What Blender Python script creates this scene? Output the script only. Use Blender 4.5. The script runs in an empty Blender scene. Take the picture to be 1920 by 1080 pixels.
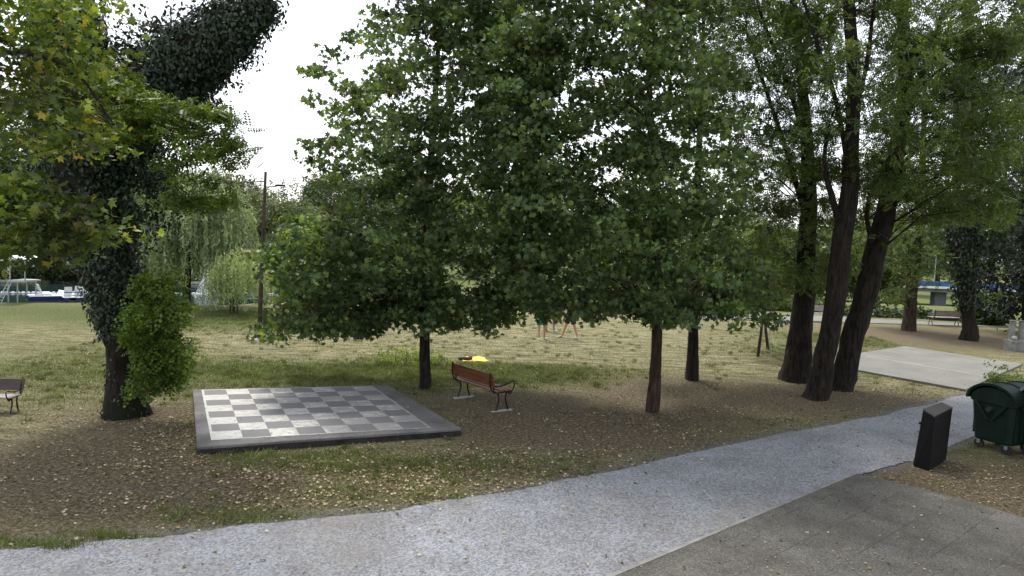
import bpy, math, random
import numpy as np
from mathutils import Vector, Matrix

# ------------------------------------------------------------------ camera
F, PITCH, ROLL, CAM_H = 1.40, 0.070, 0.040, 3.75
scene = bpy.context.scene
cam_data = bpy.data.cameras.new('camera')
cam = bpy.data.objects.new('camera', cam_data)
scene.collection.objects.link(cam)
cam_data.sensor_width = 36.0
cam_data.lens = 18.0 * F
cam_data.clip_start = 0.1
cam_data.clip_end = 3000
scene.camera = cam
cp, sp, cr, sr = math.cos(PITCH), math.sin(PITCH), math.cos(ROLL), math.sin(ROLL)


def ray(px, py):
    """direction of the photograph's pixel (1920x1080) in the world"""
    a, b, c = (px - 960) / 960.0, F, -(py - 540) / 960.0
    a, c = cr * a - sr * c, sr * a + cr * c
    return np.array([a, cp * b + sp * c, -sp * b + cp * c])


_x, _y, _z = ray(1920, 540) - ray(960, 540), None, None
ex = _x / np.linalg.norm(_x)
fw = ray(960, 540); fw = fw / np.linalg.norm(fw)
up = np.cross(ex, fw)
cam.matrix_world = Matrix(((ex[0], up[0], -fw[0], 0), (ex[1], up[1], -fw[1], 0),
                           (ex[2], up[2], -fw[2], CAM_H), (0, 0, 0, 1)))


def G(px, py, z=0.0):
    d = ray(px, py)
    t = (z - CAM_H) / d[2]
    return np.array([d[0] * t, d[1] * t, z])


def P(px, py, dist):
    """point on the pixel's ray at distance `dist` (metres along +Y)"""
    d = ray(px, py)
    t = dist / d[1]
    return np.array([d[0] * t, dist, CAM_H + d[2] * t])


# ------------------------------------------------------------------ world, sun, exposure
world = bpy.data.worlds.new('World')
scene.world = world
world.use_nodes = True
wn, wl = world.node_tree.nodes, world.node_tree.links
wn.clear()
SUN_EL, SUN_AZ = math.radians(60), math.radians(-25)     # azimuth from +Y towards +X
sky = wn.new('ShaderNodeTexSky')
sky.sky_type = 'NISHITA'
sky.sun_disc = False
sky.sun_elevation = SUN_EL
sky.sun_rotation = SUN_AZ
sky.air_density = 1.0
sky.dust_density = 3.0
b1 = wn.new('ShaderNodeBackground'); b1.inputs[1].default_value = 0.05
b2 = wn.new('ShaderNodeBackground'); b2.inputs[0].default_value = (0.96, 0.97, 1.0, 1); b2.inputs[1].default_value = 0.68
ad = wn.new('ShaderNodeAddShader')
wo = wn.new('ShaderNodeOutputWorld')
wl.new(sky.outputs[0], b1.inputs[0])
wl.new(b1.outputs[0], ad.inputs[0]); wl.new(b2.outputs[0], ad.inputs[1]); wl.new(ad.outputs[0], wo.inputs[0])

sun_d = bpy.data.lights.new('sun', 'SUN')
sun_d.energy = 2.2
sun_d.angle = math.radians(10)
sun_d.color = (1.0, 0.95, 0.86)
sun = bpy.data.objects.new('sun', sun_d)
scene.collection.objects.link(sun)
sd = Vector((math.sin(SUN_AZ) * math.cos(SUN_EL), math.cos(SUN_AZ) * math.cos(SUN_EL), math.sin(SUN_EL)))
sun.rotation_euler = sd.to_track_quat('Z', 'Y').to_euler()

scene.view_settings.view_transform = 'Standard'
scene.view_settings.look = 'None'
scene.view_settings.gamma = 1
scene.view_settings.exposure = 0.90
scene.cycles.max_bounces = 6
scene.cycles.diffuse_bounces = 3
scene.cycles.transmission_bounces = 5
scene.cycles.transparent_max_bounces = 8

rng = np.random.default_rng(7)
random.seed(7)

# ------------------------------------------------------------------ materials


def new_mat(name):
    m = bpy.data.materials.new(name)
    m.use_nodes = True
    n, l = m.node_tree.nodes, m.node_tree.links
    return m, n, l, n['Principled BSDF']


def ramp(n, stops):
    r = n.new('ShaderNodeValToRGB')
    e = r.color_ramp.elements
    while len(e) > 1:
        e.remove(e[-1])
    e[0].position = stops[0][0]; e[0].color = (*stops[0][1], 1)
    for p_, c_ in stops[1:]:
        x = e.new(p_); x.color = (*c_, 1)
    return r


def noise(n, l, scale, detail=4, rough=.55, vec=None, dist=0):
    t = n.new('ShaderNodeTexNoise')
    t.inputs['Scale'].default_value = scale
    t.inputs['Detail'].default_value = detail
    t.inputs['Roughness'].default_value = rough
    t.inputs['Distortion'].default_value = dist
    if vec is not None:
        l.new(vec, t.inputs['Vector'])
    return t


def mixc(n, l, fac, a, b, mode='MIX'):
    m = n.new('ShaderNodeMix'); m.data_type = 'RGBA'; m.blend_type = mode
    for sock, v in ((m.inputs[0], fac), (m.inputs[6], a), (m.inputs[7], b)):
        if isinstance(v, bpy.types.NodeSocket):
            l.new(v, sock)
        elif isinstance(v, tuple):
            sock.default_value = (*v, 1) if len(v) == 3 else v
        else:
            sock.default_value = v
    return m.outputs[2]


def math_n(n, l, op, a, b=0.0, clamp=False):
    m = n.new('ShaderNodeMath'); m.operation = op; m.use_clamp = clamp
    for i, v in enumerate((a, b)):
        if isinstance(v, bpy.types.NodeSocket):
            l.new(v, m.inputs[i])
        else:
            m.inputs[i].default_value = v
    return m.outputs[0]


def bump(n, l, height, strength, dist, bsdf):
    b = n.new('ShaderNodeBump')
    b.inputs['Strength'].default_value = strength
    b.inputs['Distance'].default_value = dist
    l.new(height, b.inputs['Height']); l.new(b.outputs[0], bsdf.inputs['Normal'])
    return b


def coords(n, kind='Object'):
    return n.new('ShaderNodeTexCoord').outputs[kind]


def simple(name, col, rough=.6, metal=0.0, var=.25, scale=8, bmp=0.0, spec=.5):
    """plain material with mottled colour"""
    m, n, l, b = new_mat(name)
    c = coords(n)
    t = noise(n, l, scale, 5, .6, c)
    r = ramp(n, [(.25, tuple(x * (1 - var) for x in col)), (.75, tuple(min(1, x * (1 + var)) for x in col))])
    l.new(t.outputs[0], r.inputs[0]); l.new(r.outputs[0], b.inputs['Base Color'])
    b.inputs['Roughness'].default_value = rough
    b.inputs['Metallic'].default_value = metal
    b.inputs['Specular IOR Level'].default_value = spec
    if bmp:
        t2 = noise(n, l, scale * 6, 4, .6, c)
        bump(n, l, t2.outputs[0], bmp, .01, b)
    return m


def leaf_mat(name, stops, transl=.35, clump=.55, spec=.35, rough=.5, cscale=1.3, tint=(1.25, 1.2, .55)):
    """leaf colours: random per leaf, plus clump to clump variation"""
    m, n, l, b = new_mat(name)
    g = n.new('ShaderNodeNewGeometry')
    r = ramp(n, stops)
    l.new(g.outputs['Random Per Island'], r.inputs[0])
    t = noise(n, l, cscale, 2, .5, g.outputs['Position'])
    r2 = ramp(n, [(.35, (1 - clump * .45,) * 3), (.7, (1 + clump * .5,) * 3)])
    l.new(t.outputs[0], r2.inputs[0])
    c = mixc(n, l, 1.0, r.outputs[0], r2.outputs[0], 'MULTIPLY')
    l.new(c, b.inputs['Base Color'])
    b.inputs['Roughness'].default_value = rough
    b.inputs['Specular IOR Level'].default_value = spec
    tr = n.new('ShaderNodeBsdfTranslucent')
    tc = mixc(n, l, 1.0, c, tint, 'MULTIPLY')
    l.new(tc, tr.inputs['Color'])
    mx = n.new('ShaderNodeMixShader'); mx.inputs[0].default_value = transl
    l.new(b.outputs[0], mx.inputs[1]); l.new(tr.outputs[0], mx.inputs[2])
    l.new(mx.outputs[0], n['Material Output'].inputs['Surface'])
    return m


def bark_mat(name, dark, light, moss=None):
    m, n, l, b = new_mat(name)
    c = coords(n)
    mp = n.new('ShaderNodeMapping'); mp.inputs['Scale'].default_value = (9, 9, 1.6)
    l.new(c, mp.inputs[0])
    t = noise(n, l, 1.6, 8, .65, mp.outputs[0], .6)
    r = ramp(n, [(.35, dark), (.65, light)])
    l.new(t.outputs[0], r.inputs[0])
    col = r.outputs[0]
    if moss:
        t2 = noise(n, l, 1.2, 4, .6, c)
        r2 = ramp(n, [(.45, (0, 0, 0)), (.65, (1, 1, 1))])
        l.new(t2.outputs[0], r2.inputs[0])
        col = mixc(n, l, r2.outputs[0], col, moss)
    l.new(col, b.inputs['Base Color'])
    b.inputs['Roughness'].default_value = .9
    b.inputs['Specular IOR Level'].default_value = .15
    bump(n, l, t.outputs[0], .9, .05, b)
    return m


M = {}
M['maple'] = leaf_mat('plane_leaf', [(0, (.048, .086, .036)), (.5, (.088, .142, .055)), (.85, (.135, .195, .072)), (1, (.22, .28, .07))], .46, 1.1, .36, .45, cscale=.75)
M['maple_near'] = leaf_mat('yellowing_maple_leaf', [(0, (.045, .080, .014)), (.5, (.100, .150, .024)), (.92, (.21, .26, .045)), (.98, (.36, .34, .05)), (1, (.42, .26, .04))], .42, 1.5, cscale=1.1)
M['locust'] = leaf_mat('locust_leaf', [(0, (.048, .082, .024)), (.6, (.095, .142, .042)), (1, (.17, .22, .06))], .42, 1.1, cscale=.8)
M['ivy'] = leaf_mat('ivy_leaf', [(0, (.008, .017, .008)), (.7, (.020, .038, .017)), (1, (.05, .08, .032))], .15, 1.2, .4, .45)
M['spray'] = leaf_mat('locust_spray_leaf', [(0, (.05, .095, .015)), (.6, (.10, .16, .025)), (1, (.18, .23, .04))], .40, .8)
M['shoot'] = leaf_mat('sucker_leaf', [(0, (.055, .10, .018)), (.6, (.10, .17, .03)), (1, (.20, .28, .05))], .45, .7)
M['willow'] = leaf_mat('willow_leaf', [(0, (.13, .18, .10)), (.6, (.22, .29, .16)), (1, (.34, .41, .25))], .35, .9, cscale=.9)
M['willow_young'] = leaf_mat('young_willow_leaf', [(0, (.20, .27, .11)), (.6, (.29, .37, .17)), (1, (.40, .46, .24))], .35, .5)
M['far'] = leaf_mat('far_leaf', [(0, (.025, .045, .018)), (.6, (.05, .08, .03)), (1, (.09, .12, .04))], .25, .8, cscale=.35)
M['far_pale'] = leaf_mat('far_pale_leaf', [(0, (.06, .09, .04)), (.6, (.11, .14, .06)), (1, (.17, .20, .09))], .25, .8, cscale=.35)
M['hedge'] = leaf_mat('hedge_leaf', [(0, (.04, .075, .02)), (.6, (.09, .13, .035)), (1, (.15, .19, .05))], .3, .6)
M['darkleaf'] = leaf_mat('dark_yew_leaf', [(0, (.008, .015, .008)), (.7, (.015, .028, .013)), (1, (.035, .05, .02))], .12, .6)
M['bark'] = bark_mat('bark', (.009, .0075, .006), (.042, .034, .028))
M['bark_pale'] = bark_mat('bark_pale', (.022, .015, .011), (.085, .058, .043))
M['bark_ivy'] = bark_mat('bark_mossy', (.008, .007, .006), (.030, .023, .017), (.012, .018, .009))
M['iron'] = simple('cast_iron', (.016, .016, .018), .45, .6, .3, 20, .2)
M['wood'] = None
M['concrete'] = simple('concrete', (.34, .33, .31), .85, 0, .2, 5, .4, .2)
M['white'] = simple('white_plastic', (.78, .80, .84), .4, 0, .06, 3)
M['blue'] = simple('blue_plastic', (.02, .025, .13), .4, 0, .2, 3)
M['green_plastic'] = simple('green_plastic', (.0035, .014, .009), .6, 0, .5, 4, .15, .25)
M['rubber'] = simple('rubber', (.02, .02, .02), .8, 0, .2, 20)
M['galv'] = simple('galvanised_steel', (.33, .36, .37), .45, .7, .2, 9)
M['black'] = simple('black_enamel', (.004, .004, .006), .6, 0, .35, 2.2, .05, .2)
M['slate'] = simple('weathered_black_top', (.045, .042, .042), .75, 0, .35, 6, .1, .2)
M['skin'] = simple('skin', (.50, .30, .21), .55, 0, .08, 4)
M['skin_tan'] = simple('tanned_skin', (.36, .20, .13), .55, 0, .08, 4)
M['green_cloth'] = simple('green_cloth', (.03, .27, .12), .9, 0, .2, 9)
M['navy_cloth'] = simple('navy_cloth', (.03, .03, .06), .9, 0, .2, 9)
M['pale_cloth'] = simple('pale_cloth', (.55, .55, .55), .9, 0, .1, 9)
M['hair'] = simple('hair', (.04, .025, .015), .7, 0, .3, 30)
M['yellow_cloth'] = simple('yellow_towel', (.80, .55, .10), .95, 0, .08, 12, .3)
M['red_cloth'] = simple('red_cloth', (.25, .02, .02), .9, 0, .2, 9)
M['dark_cloth'] = simple('dark_cloth', (.02, .015, .02), .9, 0, .2, 9)
M['bridge_blue'] = simple('blue_railing', (.02, .09, .25), .55, 0, .15, .4)
M['bridge_conc'] = simple('bridge_concrete', (.15, .155, .16), .85, 0, .2, .5)
M['bridge_white'] = simple('pale_edge_beam', (.62, .63, .62), .8, 0, .1, .5)
M['pole_wood'] = bark_mat('pole_wood', (.03, .024, .02), (.10, .08, .068))
M['stone'] = simple('weathered_stone', (.20, .20, .19), .9, 0, .45, 3.5, .5, .2)
M['lake_kerb'] = simple('pale_kerb', (.40, .41, .36), .85, 0, .2, 1)


def wood_mat():
    m, n, l, b = new_mat('varnished_wood')
    c = coords(n)
    mp = n.new('ShaderNodeMapping'); mp.inputs['Scale'].default_value = (1.2, 22, 22)
    l.new(c, mp.inputs[0])
    t = noise(n, l, 2.2, 6, .6, mp.outputs[0], .4)
    r = ramp(n, [(.3, (.07, .024, .011)), (.5, (.14, .050, .020)), (.72, (.26, .115, .055))])
    l.new(t.outputs[0], r.inputs[0]); l.new(r.outputs[0], b.inputs['Base Color'])
    b.inputs['Roughness'].default_value = .5
    bump(n, l, t.outputs[0], .3, .004, b)
    return m


M['wood'] = wood_mat()
M['wood_pale'] = simple('pale_wood', (.30, .26, .25), .7, 0, .3, 8, .2)


def ground_mat():
    m, n, l, b = new_mat('lawn_and_earth')
    pos = n.new('ShaderNodeNewGeometry').outputs['Position']

    def attr(a):
        x = n.new('ShaderNodeAttribute'); x.attribute_name = a
        return x.outputs['Fac']
    dirt, green = attr('dirt'), attr('green')
    big = noise(n, l, .45, 5, .6, pos)
    mp = n.new('ShaderNodeMapping'); mp.inputs['Scale'].default_value = (.55, 1.6, 1)
    l.new(pos, mp.inputs[0])
    mid = noise(n, l, 2.2, 7, .68, mp.outputs[0])
    fine = noise(n, l, 17, 7, .82, pos)
    vfine = noise(n, l, 60, 5, .9, pos)
    straw = ramp(n, [(.40, (.050, .065, .022)), (.50, (.24, .225, .115)), (.57, (.52, .47, .29))])
    l.new(math_n(n, l, 'ADD', math_n(n, l, 'MULTIPLY', mid.outputs[0], .45), math_n(n, l, 'MULTIPLY', fine.outputs[0], .55)), straw.inputs[0])
    grn = ramp(n, [(.40, (.025, .040, .011)), (.5, (.105, .135, .040)), (.60, (.27, .28, .12))])
    l.new(fine.outputs[0], grn.inputs[0])
    # green fraction : attribute + noise
    gf = math_n(n, l, 'ADD', green, math_n(n, l, 'MULTIPLY', math_n(n, l, 'SUBTRACT', big.outputs[0], .5), 1.0))
    gf = math_n(n, l, 'ADD', gf, math_n(n, l, 'MULTIPLY', math_n(n, l, 'SUBTRACT', mid.outputs[0], .5), 1.5))
    gf = math_n(n, l, 'ADD', gf, math_n(n, l, 'MULTIPLY', math_n(n, l, 'SUBTRACT', fine.outputs[0], .5), .8), True)
    c1 = mixc(n, l, gf, straw.outputs[0], grn.outputs[0])
    earth = ramp(n, [(.40, (.016, .013, .008)), (.45, (.105, .083, .052)), (.515, (.200, .160, .104)), (.575, (.44, .38, .26))])
    l.new(math_n(n, l, 'ADD', math_n(n, l, 'MULTIPLY', fine.outputs[0], .6), math_n(n, l, 'MULTIPLY', vfine.outputs[0], .4)), earth.inputs[0])
    df = math_n(n, l, 'ADD', dirt, math_n(n, l, 'MULTIPLY', math_n(n, l, 'SUBTRACT', mid.outputs[0], .5), 1.2))
    df = math_n(n, l, 'ADD', df, math_n(n, l, 'MULTIPLY', math_n(n, l, 'SUBTRACT', fine.outputs[0], .5), .9), True)
    c2 = mixc(n, l, df, c1, earth.outputs[0])
    gr = attr('gravelly')
    gf2 = math_n(n, l, 'ADD', gr, math_n(n, l, 'MULTIPLY', math_n(n, l, 'SUBTRACT', fine.outputs[0], .5), 2.2))
    gf2 = math_n(n, l, 'ADD', gf2, math_n(n, l, 'MULTIPLY', math_n(n, l, 'SUBTRACT', mid.outputs[0], .55), 1.2))
    gf2 = math_n(n, l, 'MULTIPLY', math_n(n, l, 'GREATER_THAN', gr, .03), gf2, True)
    gcol = ramp(n, [(.34, (.095, .097, .105)), (.48, (.205, .208, .222)), (.63, (.34, .345, .36))])
    l.new(vfine.outputs[0], gcol.inputs[0])
    c2 = mixc(n, l, gf2, c2, gcol.outputs[0])
    l.new(c2, b.inputs['Base Color'])
    b.inputs['Roughness'].default_value = .95
    b.inputs['Specular IOR Level'].default_value = .1
    h = math_n(n, l, 'ADD', fine.outputs[0], math_n(n, l, 'MULTIPLY', vfine.outputs[0], .5))
    bump(n, l, h, 1.0, .09, b)
    return m


def gravel_mat():
    m, n, l, b = new_mat('grey_gravel')
    pos = n.new('ShaderNodeNewGeometry').outputs['Position']
    v = n.new('ShaderNodeTexVoronoi'); v.inputs['Scale'].default_value = 38
    l.new(pos, v.inputs['Vector'])
    t = noise(n, l, .8, 7, .7, pos)
    f = noise(n, l, 60, 5, .9, pos)
    r = ramp(n, [(.36, (.10, .105, .115)), (.48, (.200, .207, .226)), (.61, (.32, .33, .35))])
    l.new(math_n(n, l, 'ADD', math_n(n, l, 'MULTIPLY', f.outputs[0], .75), math_n(n, l, 'MULTIPLY', v.outputs['Color'], .25)), r.inputs[0])
    r2 = ramp(n, [(.35, (.80, .78, .75)), (.62, (1.12, 1.13, 1.15))])
    l.new(t.outputs[0], r2.inputs[0])
    c = mixc(n, l, 1.0, r.outputs[0], r2.outputs[0], 'MULTIPLY')
    tr_ = noise(n, l, .35, 6, .7, pos, 1.5)
    rr_ = ramp(n, [(.52, (0, 0, 0)), (.70, (.55, .55, .55))])
    l.new(tr_.outputs[0], rr_.inputs[0])
    c = mixc(n, l, rr_.outputs[0], c, (.20, .185, .165))
    l.new(c, b.inputs['Base Color'])
    b.inputs['Roughness'].default_value = .9
    b.inputs['Specular IOR Level'].default_value = .2
    bump(n, l, f.outputs[0], .7, .02, b)
    return m


def pave_mat(ang):
    m, n, l, b = new_mat('exposed_aggregate_slabs')
    pos = n.new('ShaderNodeNewGeometry').outputs['Position']
    mp = n.new('ShaderNodeMapping'); mp.inputs['Rotation'].default_value = (0, 0, -ang)
    l.new(pos, mp.inputs[0])
    br = n.new('ShaderNodeTexBrick')
    br.offset = .5
    br.inputs['Scale'].default_value = 1.0
    br.inputs['Mortar Size'].default_value = .007
    br.inputs['Mortar Smooth'].default_value = .3
    br.inputs['Brick Width'].default_value = .60
    br.inputs['Row Height'].default_value = .60
    br.inputs['Color1'].default_value = (1, 1, 1, 1)
    br.inputs['Color2'].default_value = (.80, .80, .80, 1)
    br.inputs['Mortar'].default_value = (.38, .36, .34, 1)
    l.new(mp.outputs[0], br.inputs['Vector'])
    f = noise(n, l, 42, 6, .85, pos)
    t = noise(n, l, 1.6, 5, .65, pos)
    r = ramp(n, [(.36, (.036, .035, .031)), (.5, (.094, .092, .084)), (.64, (.205, .20, .185))])
    l.new(f.outputs[0], r.inputs[0])
    r2 = ramp(n, [(.35, (.72, .70, .68)), (.68, (1.15, 1.15, 1.12))])
    l.new(t.outputs[0], r2.inputs[0])
    # joints are filled and all but invisible in places
    jn = noise(n, l, 1.4, 3, .5, pos)
    jr = ramp(n, [(.38, (.25, .25, .25)), (.6, (1, 1, 1))])
    l.new(jn.outputs[0], jr.inputs[0])
    jc = mixc(n, l, jr.outputs[0], (.95, .95, .95), br.outputs['Color'])
    c = mixc(n, l, 1.0, mixc(n, l, 1.0, r.outputs[0], r2.outputs[0], 'MULTIPLY'), jc, 'MULTIPLY')
    l.new(c, b.inputs['Base Color'])
    b.inputs['Roughness'].default_value = .85
    b.inputs['Specular IOR Level'].default_value = .25
    bump(n, l, f.outputs[0], .5, .01, b)
    return m


def court_mat():
    m, n, l, b = new_mat('court_concrete')
    pos = n.new('ShaderNodeNewGeometry').outputs['Position']
    t = noise(n, l, .9, 7, .65, pos)
    f = noise(n, l, 30, 4, .7, pos)
    r = ramp(n, [(.3, (.11, .109, .094)), (.5, (.155, .154, .136)), (.7, (.21, .208, .187))])
    l.new(math_n(n, l, 'ADD', math_n(n, l, 'MULTIPLY', t.outputs[0], .7), math_n(n, l, 'MULTIPLY', f.outputs[0], .3)), r.inputs[0])
    l.new(r.outputs[0], b.inputs['Base Color'])
    b.inputs['Roughness'].default_value = .85
    return m


def slab_mat():
    m, n, l, b = new_mat('dark_concrete')
    c = n.new('ShaderNodeNewGeometry').outputs['Position']
    t = noise(n, l, 1.5, 6, .65, c)
    f = noise(n, l, 45, 4, .75, c)
    r = ramp(n, [(.36, (.070, .066, .065)), (.5, (.125, .120, .119)), (.64, (.20, .195, .19))])
    l.new(math_n(n, l, 'ADD', math_n(n, l, 'MULTIPLY', t.outputs[0], .5), math_n(n, l, 'MULTIPLY', f.outputs[0], .5)), r.inputs[0])
    ch = noise(n, l, 3.2, 8, .75, c, 1.2)
    cr_ = ramp(n, [(.60, (0, 0, 0)), (.68, (.7, .7, .7))])
    l.new(ch.outputs[0], cr_.inputs[0])
    cc = mixc(n, l, cr_.outputs[0], r.outputs[0], (.19, .165, .125))
    l.new(cc, b.inputs['Base Color'])
    b.inputs['Roughness'].default_value = .88
    b.inputs['Specular IOR Level'].default_value = .25
    bump(n, l, f.outputs[0], .5, .01, b)
    return m


def board_mat():
    """8 x 8 squares from the UVs, white paint half worn away"""
    m, n, l, b = new_mat('worn_painted_squares')
    uv = n.new('ShaderNodeUVMap').outputs[0]
    sx = n.new('ShaderNodeSeparateXYZ'); l.new(uv, sx.inputs[0])
    fu = math_n(n, l, 'FLOOR', math_n(n, l, 'MULTIPLY', sx.outputs[0], 8))
    fv = math_n(n, l, 'FLOOR', math_n(n, l, 'MULTIPLY', sx.outputs[1], 8))
    par = math_n(n, l, 'MODULO', math_n(n, l, 'ADD', math_n(n, l, 'ADD', fu, fv), 16), 2)
    white = math_n(n, l, 'SUBTRACT', 1, par)
    # worn line round the edge
    u2 = math_n(n, l, 'ABSOLUTE', math_n(n, l, 'SUBTRACT', sx.outputs[0], .5))
    v2 = math_n(n, l, 'ABSOLUTE', math_n(n, l, 'SUBTRACT', sx.outputs[1], .5))
    edge = math_n(n, l, 'GREATER_THAN', math_n(n, l, 'MAXIMUM', u2, v2), .5)
    pos = n.new('ShaderNodeNewGeometry').outputs['Position']
    mp = n.new('ShaderNodeMapping'); mp.inputs['Scale'].default_value = (1.0, 2.4, 1); mp.inputs['Rotation'].default_value = (0, 0, -.34)
    l.new(pos, mp.inputs[0])
    w = noise(n, l, 5.5, 9, .78, mp.outputs[0], 1.0)
    w2 = noise(n, l, .55, 3, .5, pos)
    wf = math_n(n, l, 'ADD', w.outputs[0], math_n(n, l, 'MULTIPLY', math_n(n, l, 'SUBTRACT', w2.outputs[0], .5), .35))
    # more wear towards the far right corner of the board
    wf = math_n(n, l, 'ADD', wf, math_n(n, l, 'MULTIPLY', math_n(n, l, 'SUBTRACT', .48, sx.outputs[0]), .17))
    wf = math_n(n, l, 'ADD', wf, -.012)
    wr = ramp(n, [(.42, (0, 0, 0)), (.49, (.35, .35, .35)), (.535, (1, 1, 1))])
    l.new(wf, wr.inputs[0])
    mask = math_n(n, l, 'MULTIPLY', math_n(n, l, 'MAXIMUM', white, edge), wr.outputs[0])
    f = noise(n, l, 45, 4, .75, pos)
    dk = ramp(n, [(.3, (.095, .095, .10)), (.7, (.17, .17, .175))])
    l.new(f.outputs[0], dk.inputs[0])
    wt = ramp(n, [(.3, (.30, .30, .285)), (.7, (.54, .54, .505))])
    l.new(w.outputs[0], wt.inputs[0])
    bare = mixc(n, l, math_n(n, l, 'MAXIMUM', white, edge), dk.outputs[0], (.24, .235, .23))
    c = mixc(n, l, mask, bare, wt.outputs[0])
    l.new(c, b.inputs['Base Color'])
    b.inputs['Roughness'].default_value = .8
    bump(n, l, f.outputs[0], .3, .006, b)
    return m


def water_mat():
    m, n, l, b = new_mat('lake_water')
    pos = n.new('ShaderNodeNewGeometry').outputs['Position']
    mp = n.new('ShaderNodeMapping'); mp.inputs['Scale'].default_value = (1, .45, 1)
    l.new(pos, mp.inputs[0])
    t = noise(n, l, 1.8, 5, .6, mp.outputs[0])
    b.inputs['Base Color'].default_value = (.012, .028, .024, 1)
    b.inputs['Roughness'].default_value = .08
    b.inputs['IOR'].default_value = 1.33
    bump(n, l, t.outputs[0], .25, .08, b)
    return m


def foam_mat():
    m, n, l, b = new_mat('white_spray')
    b.inputs['Base Color'].default_value = (.85, .88, .92, 1)
    b.inputs['Roughness'].default_value = .5
    return m


M['ground'] = ground_mat(); M['gravel'] = gravel_mat(); M['court'] = court_mat()
M['slab'] = slab_mat(); M['board'] = board_mat(); M['water'] = water_mat(); M['foam'] = foam_mat()
M['litter'] = leaf_mat('fallen_leaf', [(0, (.06, .042, .020)), (.3, (.19, .14, .075)), (.65, (.36, .285, .16)), (1, (.62, .56, .38))], .1, .3, .2, .8, tint=(1, 1, 1))
M['grass'] = leaf_mat('grass_blade', [(0, (.060, .085, .022)), (.6, (.115, .150, .042)), (1, (.25, .27, .10))], .3, .7)
M['straw'] = leaf_mat('dry_blade', [(0, (.09, .11, .04)), (.5, (.23, .21, .11)), (1, (.42, .38, .23))], .2, .5, tint=(1, 1, 1))

# ------------------------------------------------------------------ object helpers
COL = scene.collection


def tag(o, label=None, cat=None, group=None, kind=None):
    if label: o['label'] = label
    if cat: o['category'] = cat
    if group: o['group'] = group
    if kind: o['kind'] = kind
    return o


def empty(name, loc=(0, 0, 0), rz=0.0):
    o = bpy.data.objects.new(name, None)
    o.empty_display_size = .2
    o.location = loc; o.rotation_euler = (0, 0, rz)
    COL.objects.link(o)
    return o


def mesh_np(name, verts, loops, starts, totals, mat, parent=None, smooth=False, origin=None):
    """mesh from flat numpy arrays; verts are in world space, kept relative to the parent"""
    verts = np.asarray(verts, dtype=np.float64).reshape(-1, 3)
    if parent is not None and parent.type == 'EMPTY':
        off = np.array(parent.location)
        verts = verts - off
        if parent.rotation_euler[2]:
            a = -parent.rotation_euler[2]; c, s = math.cos(a), math.sin(a)
            verts = np.stack([c * verts[:, 0] - s * verts[:, 1], s * verts[:, 0] + c * verts[:, 1], verts[:, 2]], 1)
    me = bpy.data.meshes.new(name)
    me.vertices.add(len(verts))
    me.vertices.foreach_set('co', verts.astype(np.float32).ravel())
    me.loops.add(len(loops))
    me.loops.foreach_set('vertex_index', np.asarray(loops, dtype=np.int32))
    me.polygons.add(len(starts))
    me.polygons.foreach_set('loop_start', np.asarray(starts, dtype=np.int32))
    me.polygons.foreach_set('loop_total', np.asarray(totals, dtype=np.int32))
    me.update(calc_edges=True)
    if smooth:
        me.polygons.foreach_set('use_smooth', np.ones(len(starts), dtype=bool))
    me.materials.append(mat)
    o = bpy.data.objects.new(name, me)
    COL.objects.link(o)
    if parent is not None:
        o.parent = parent
    return o


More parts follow.
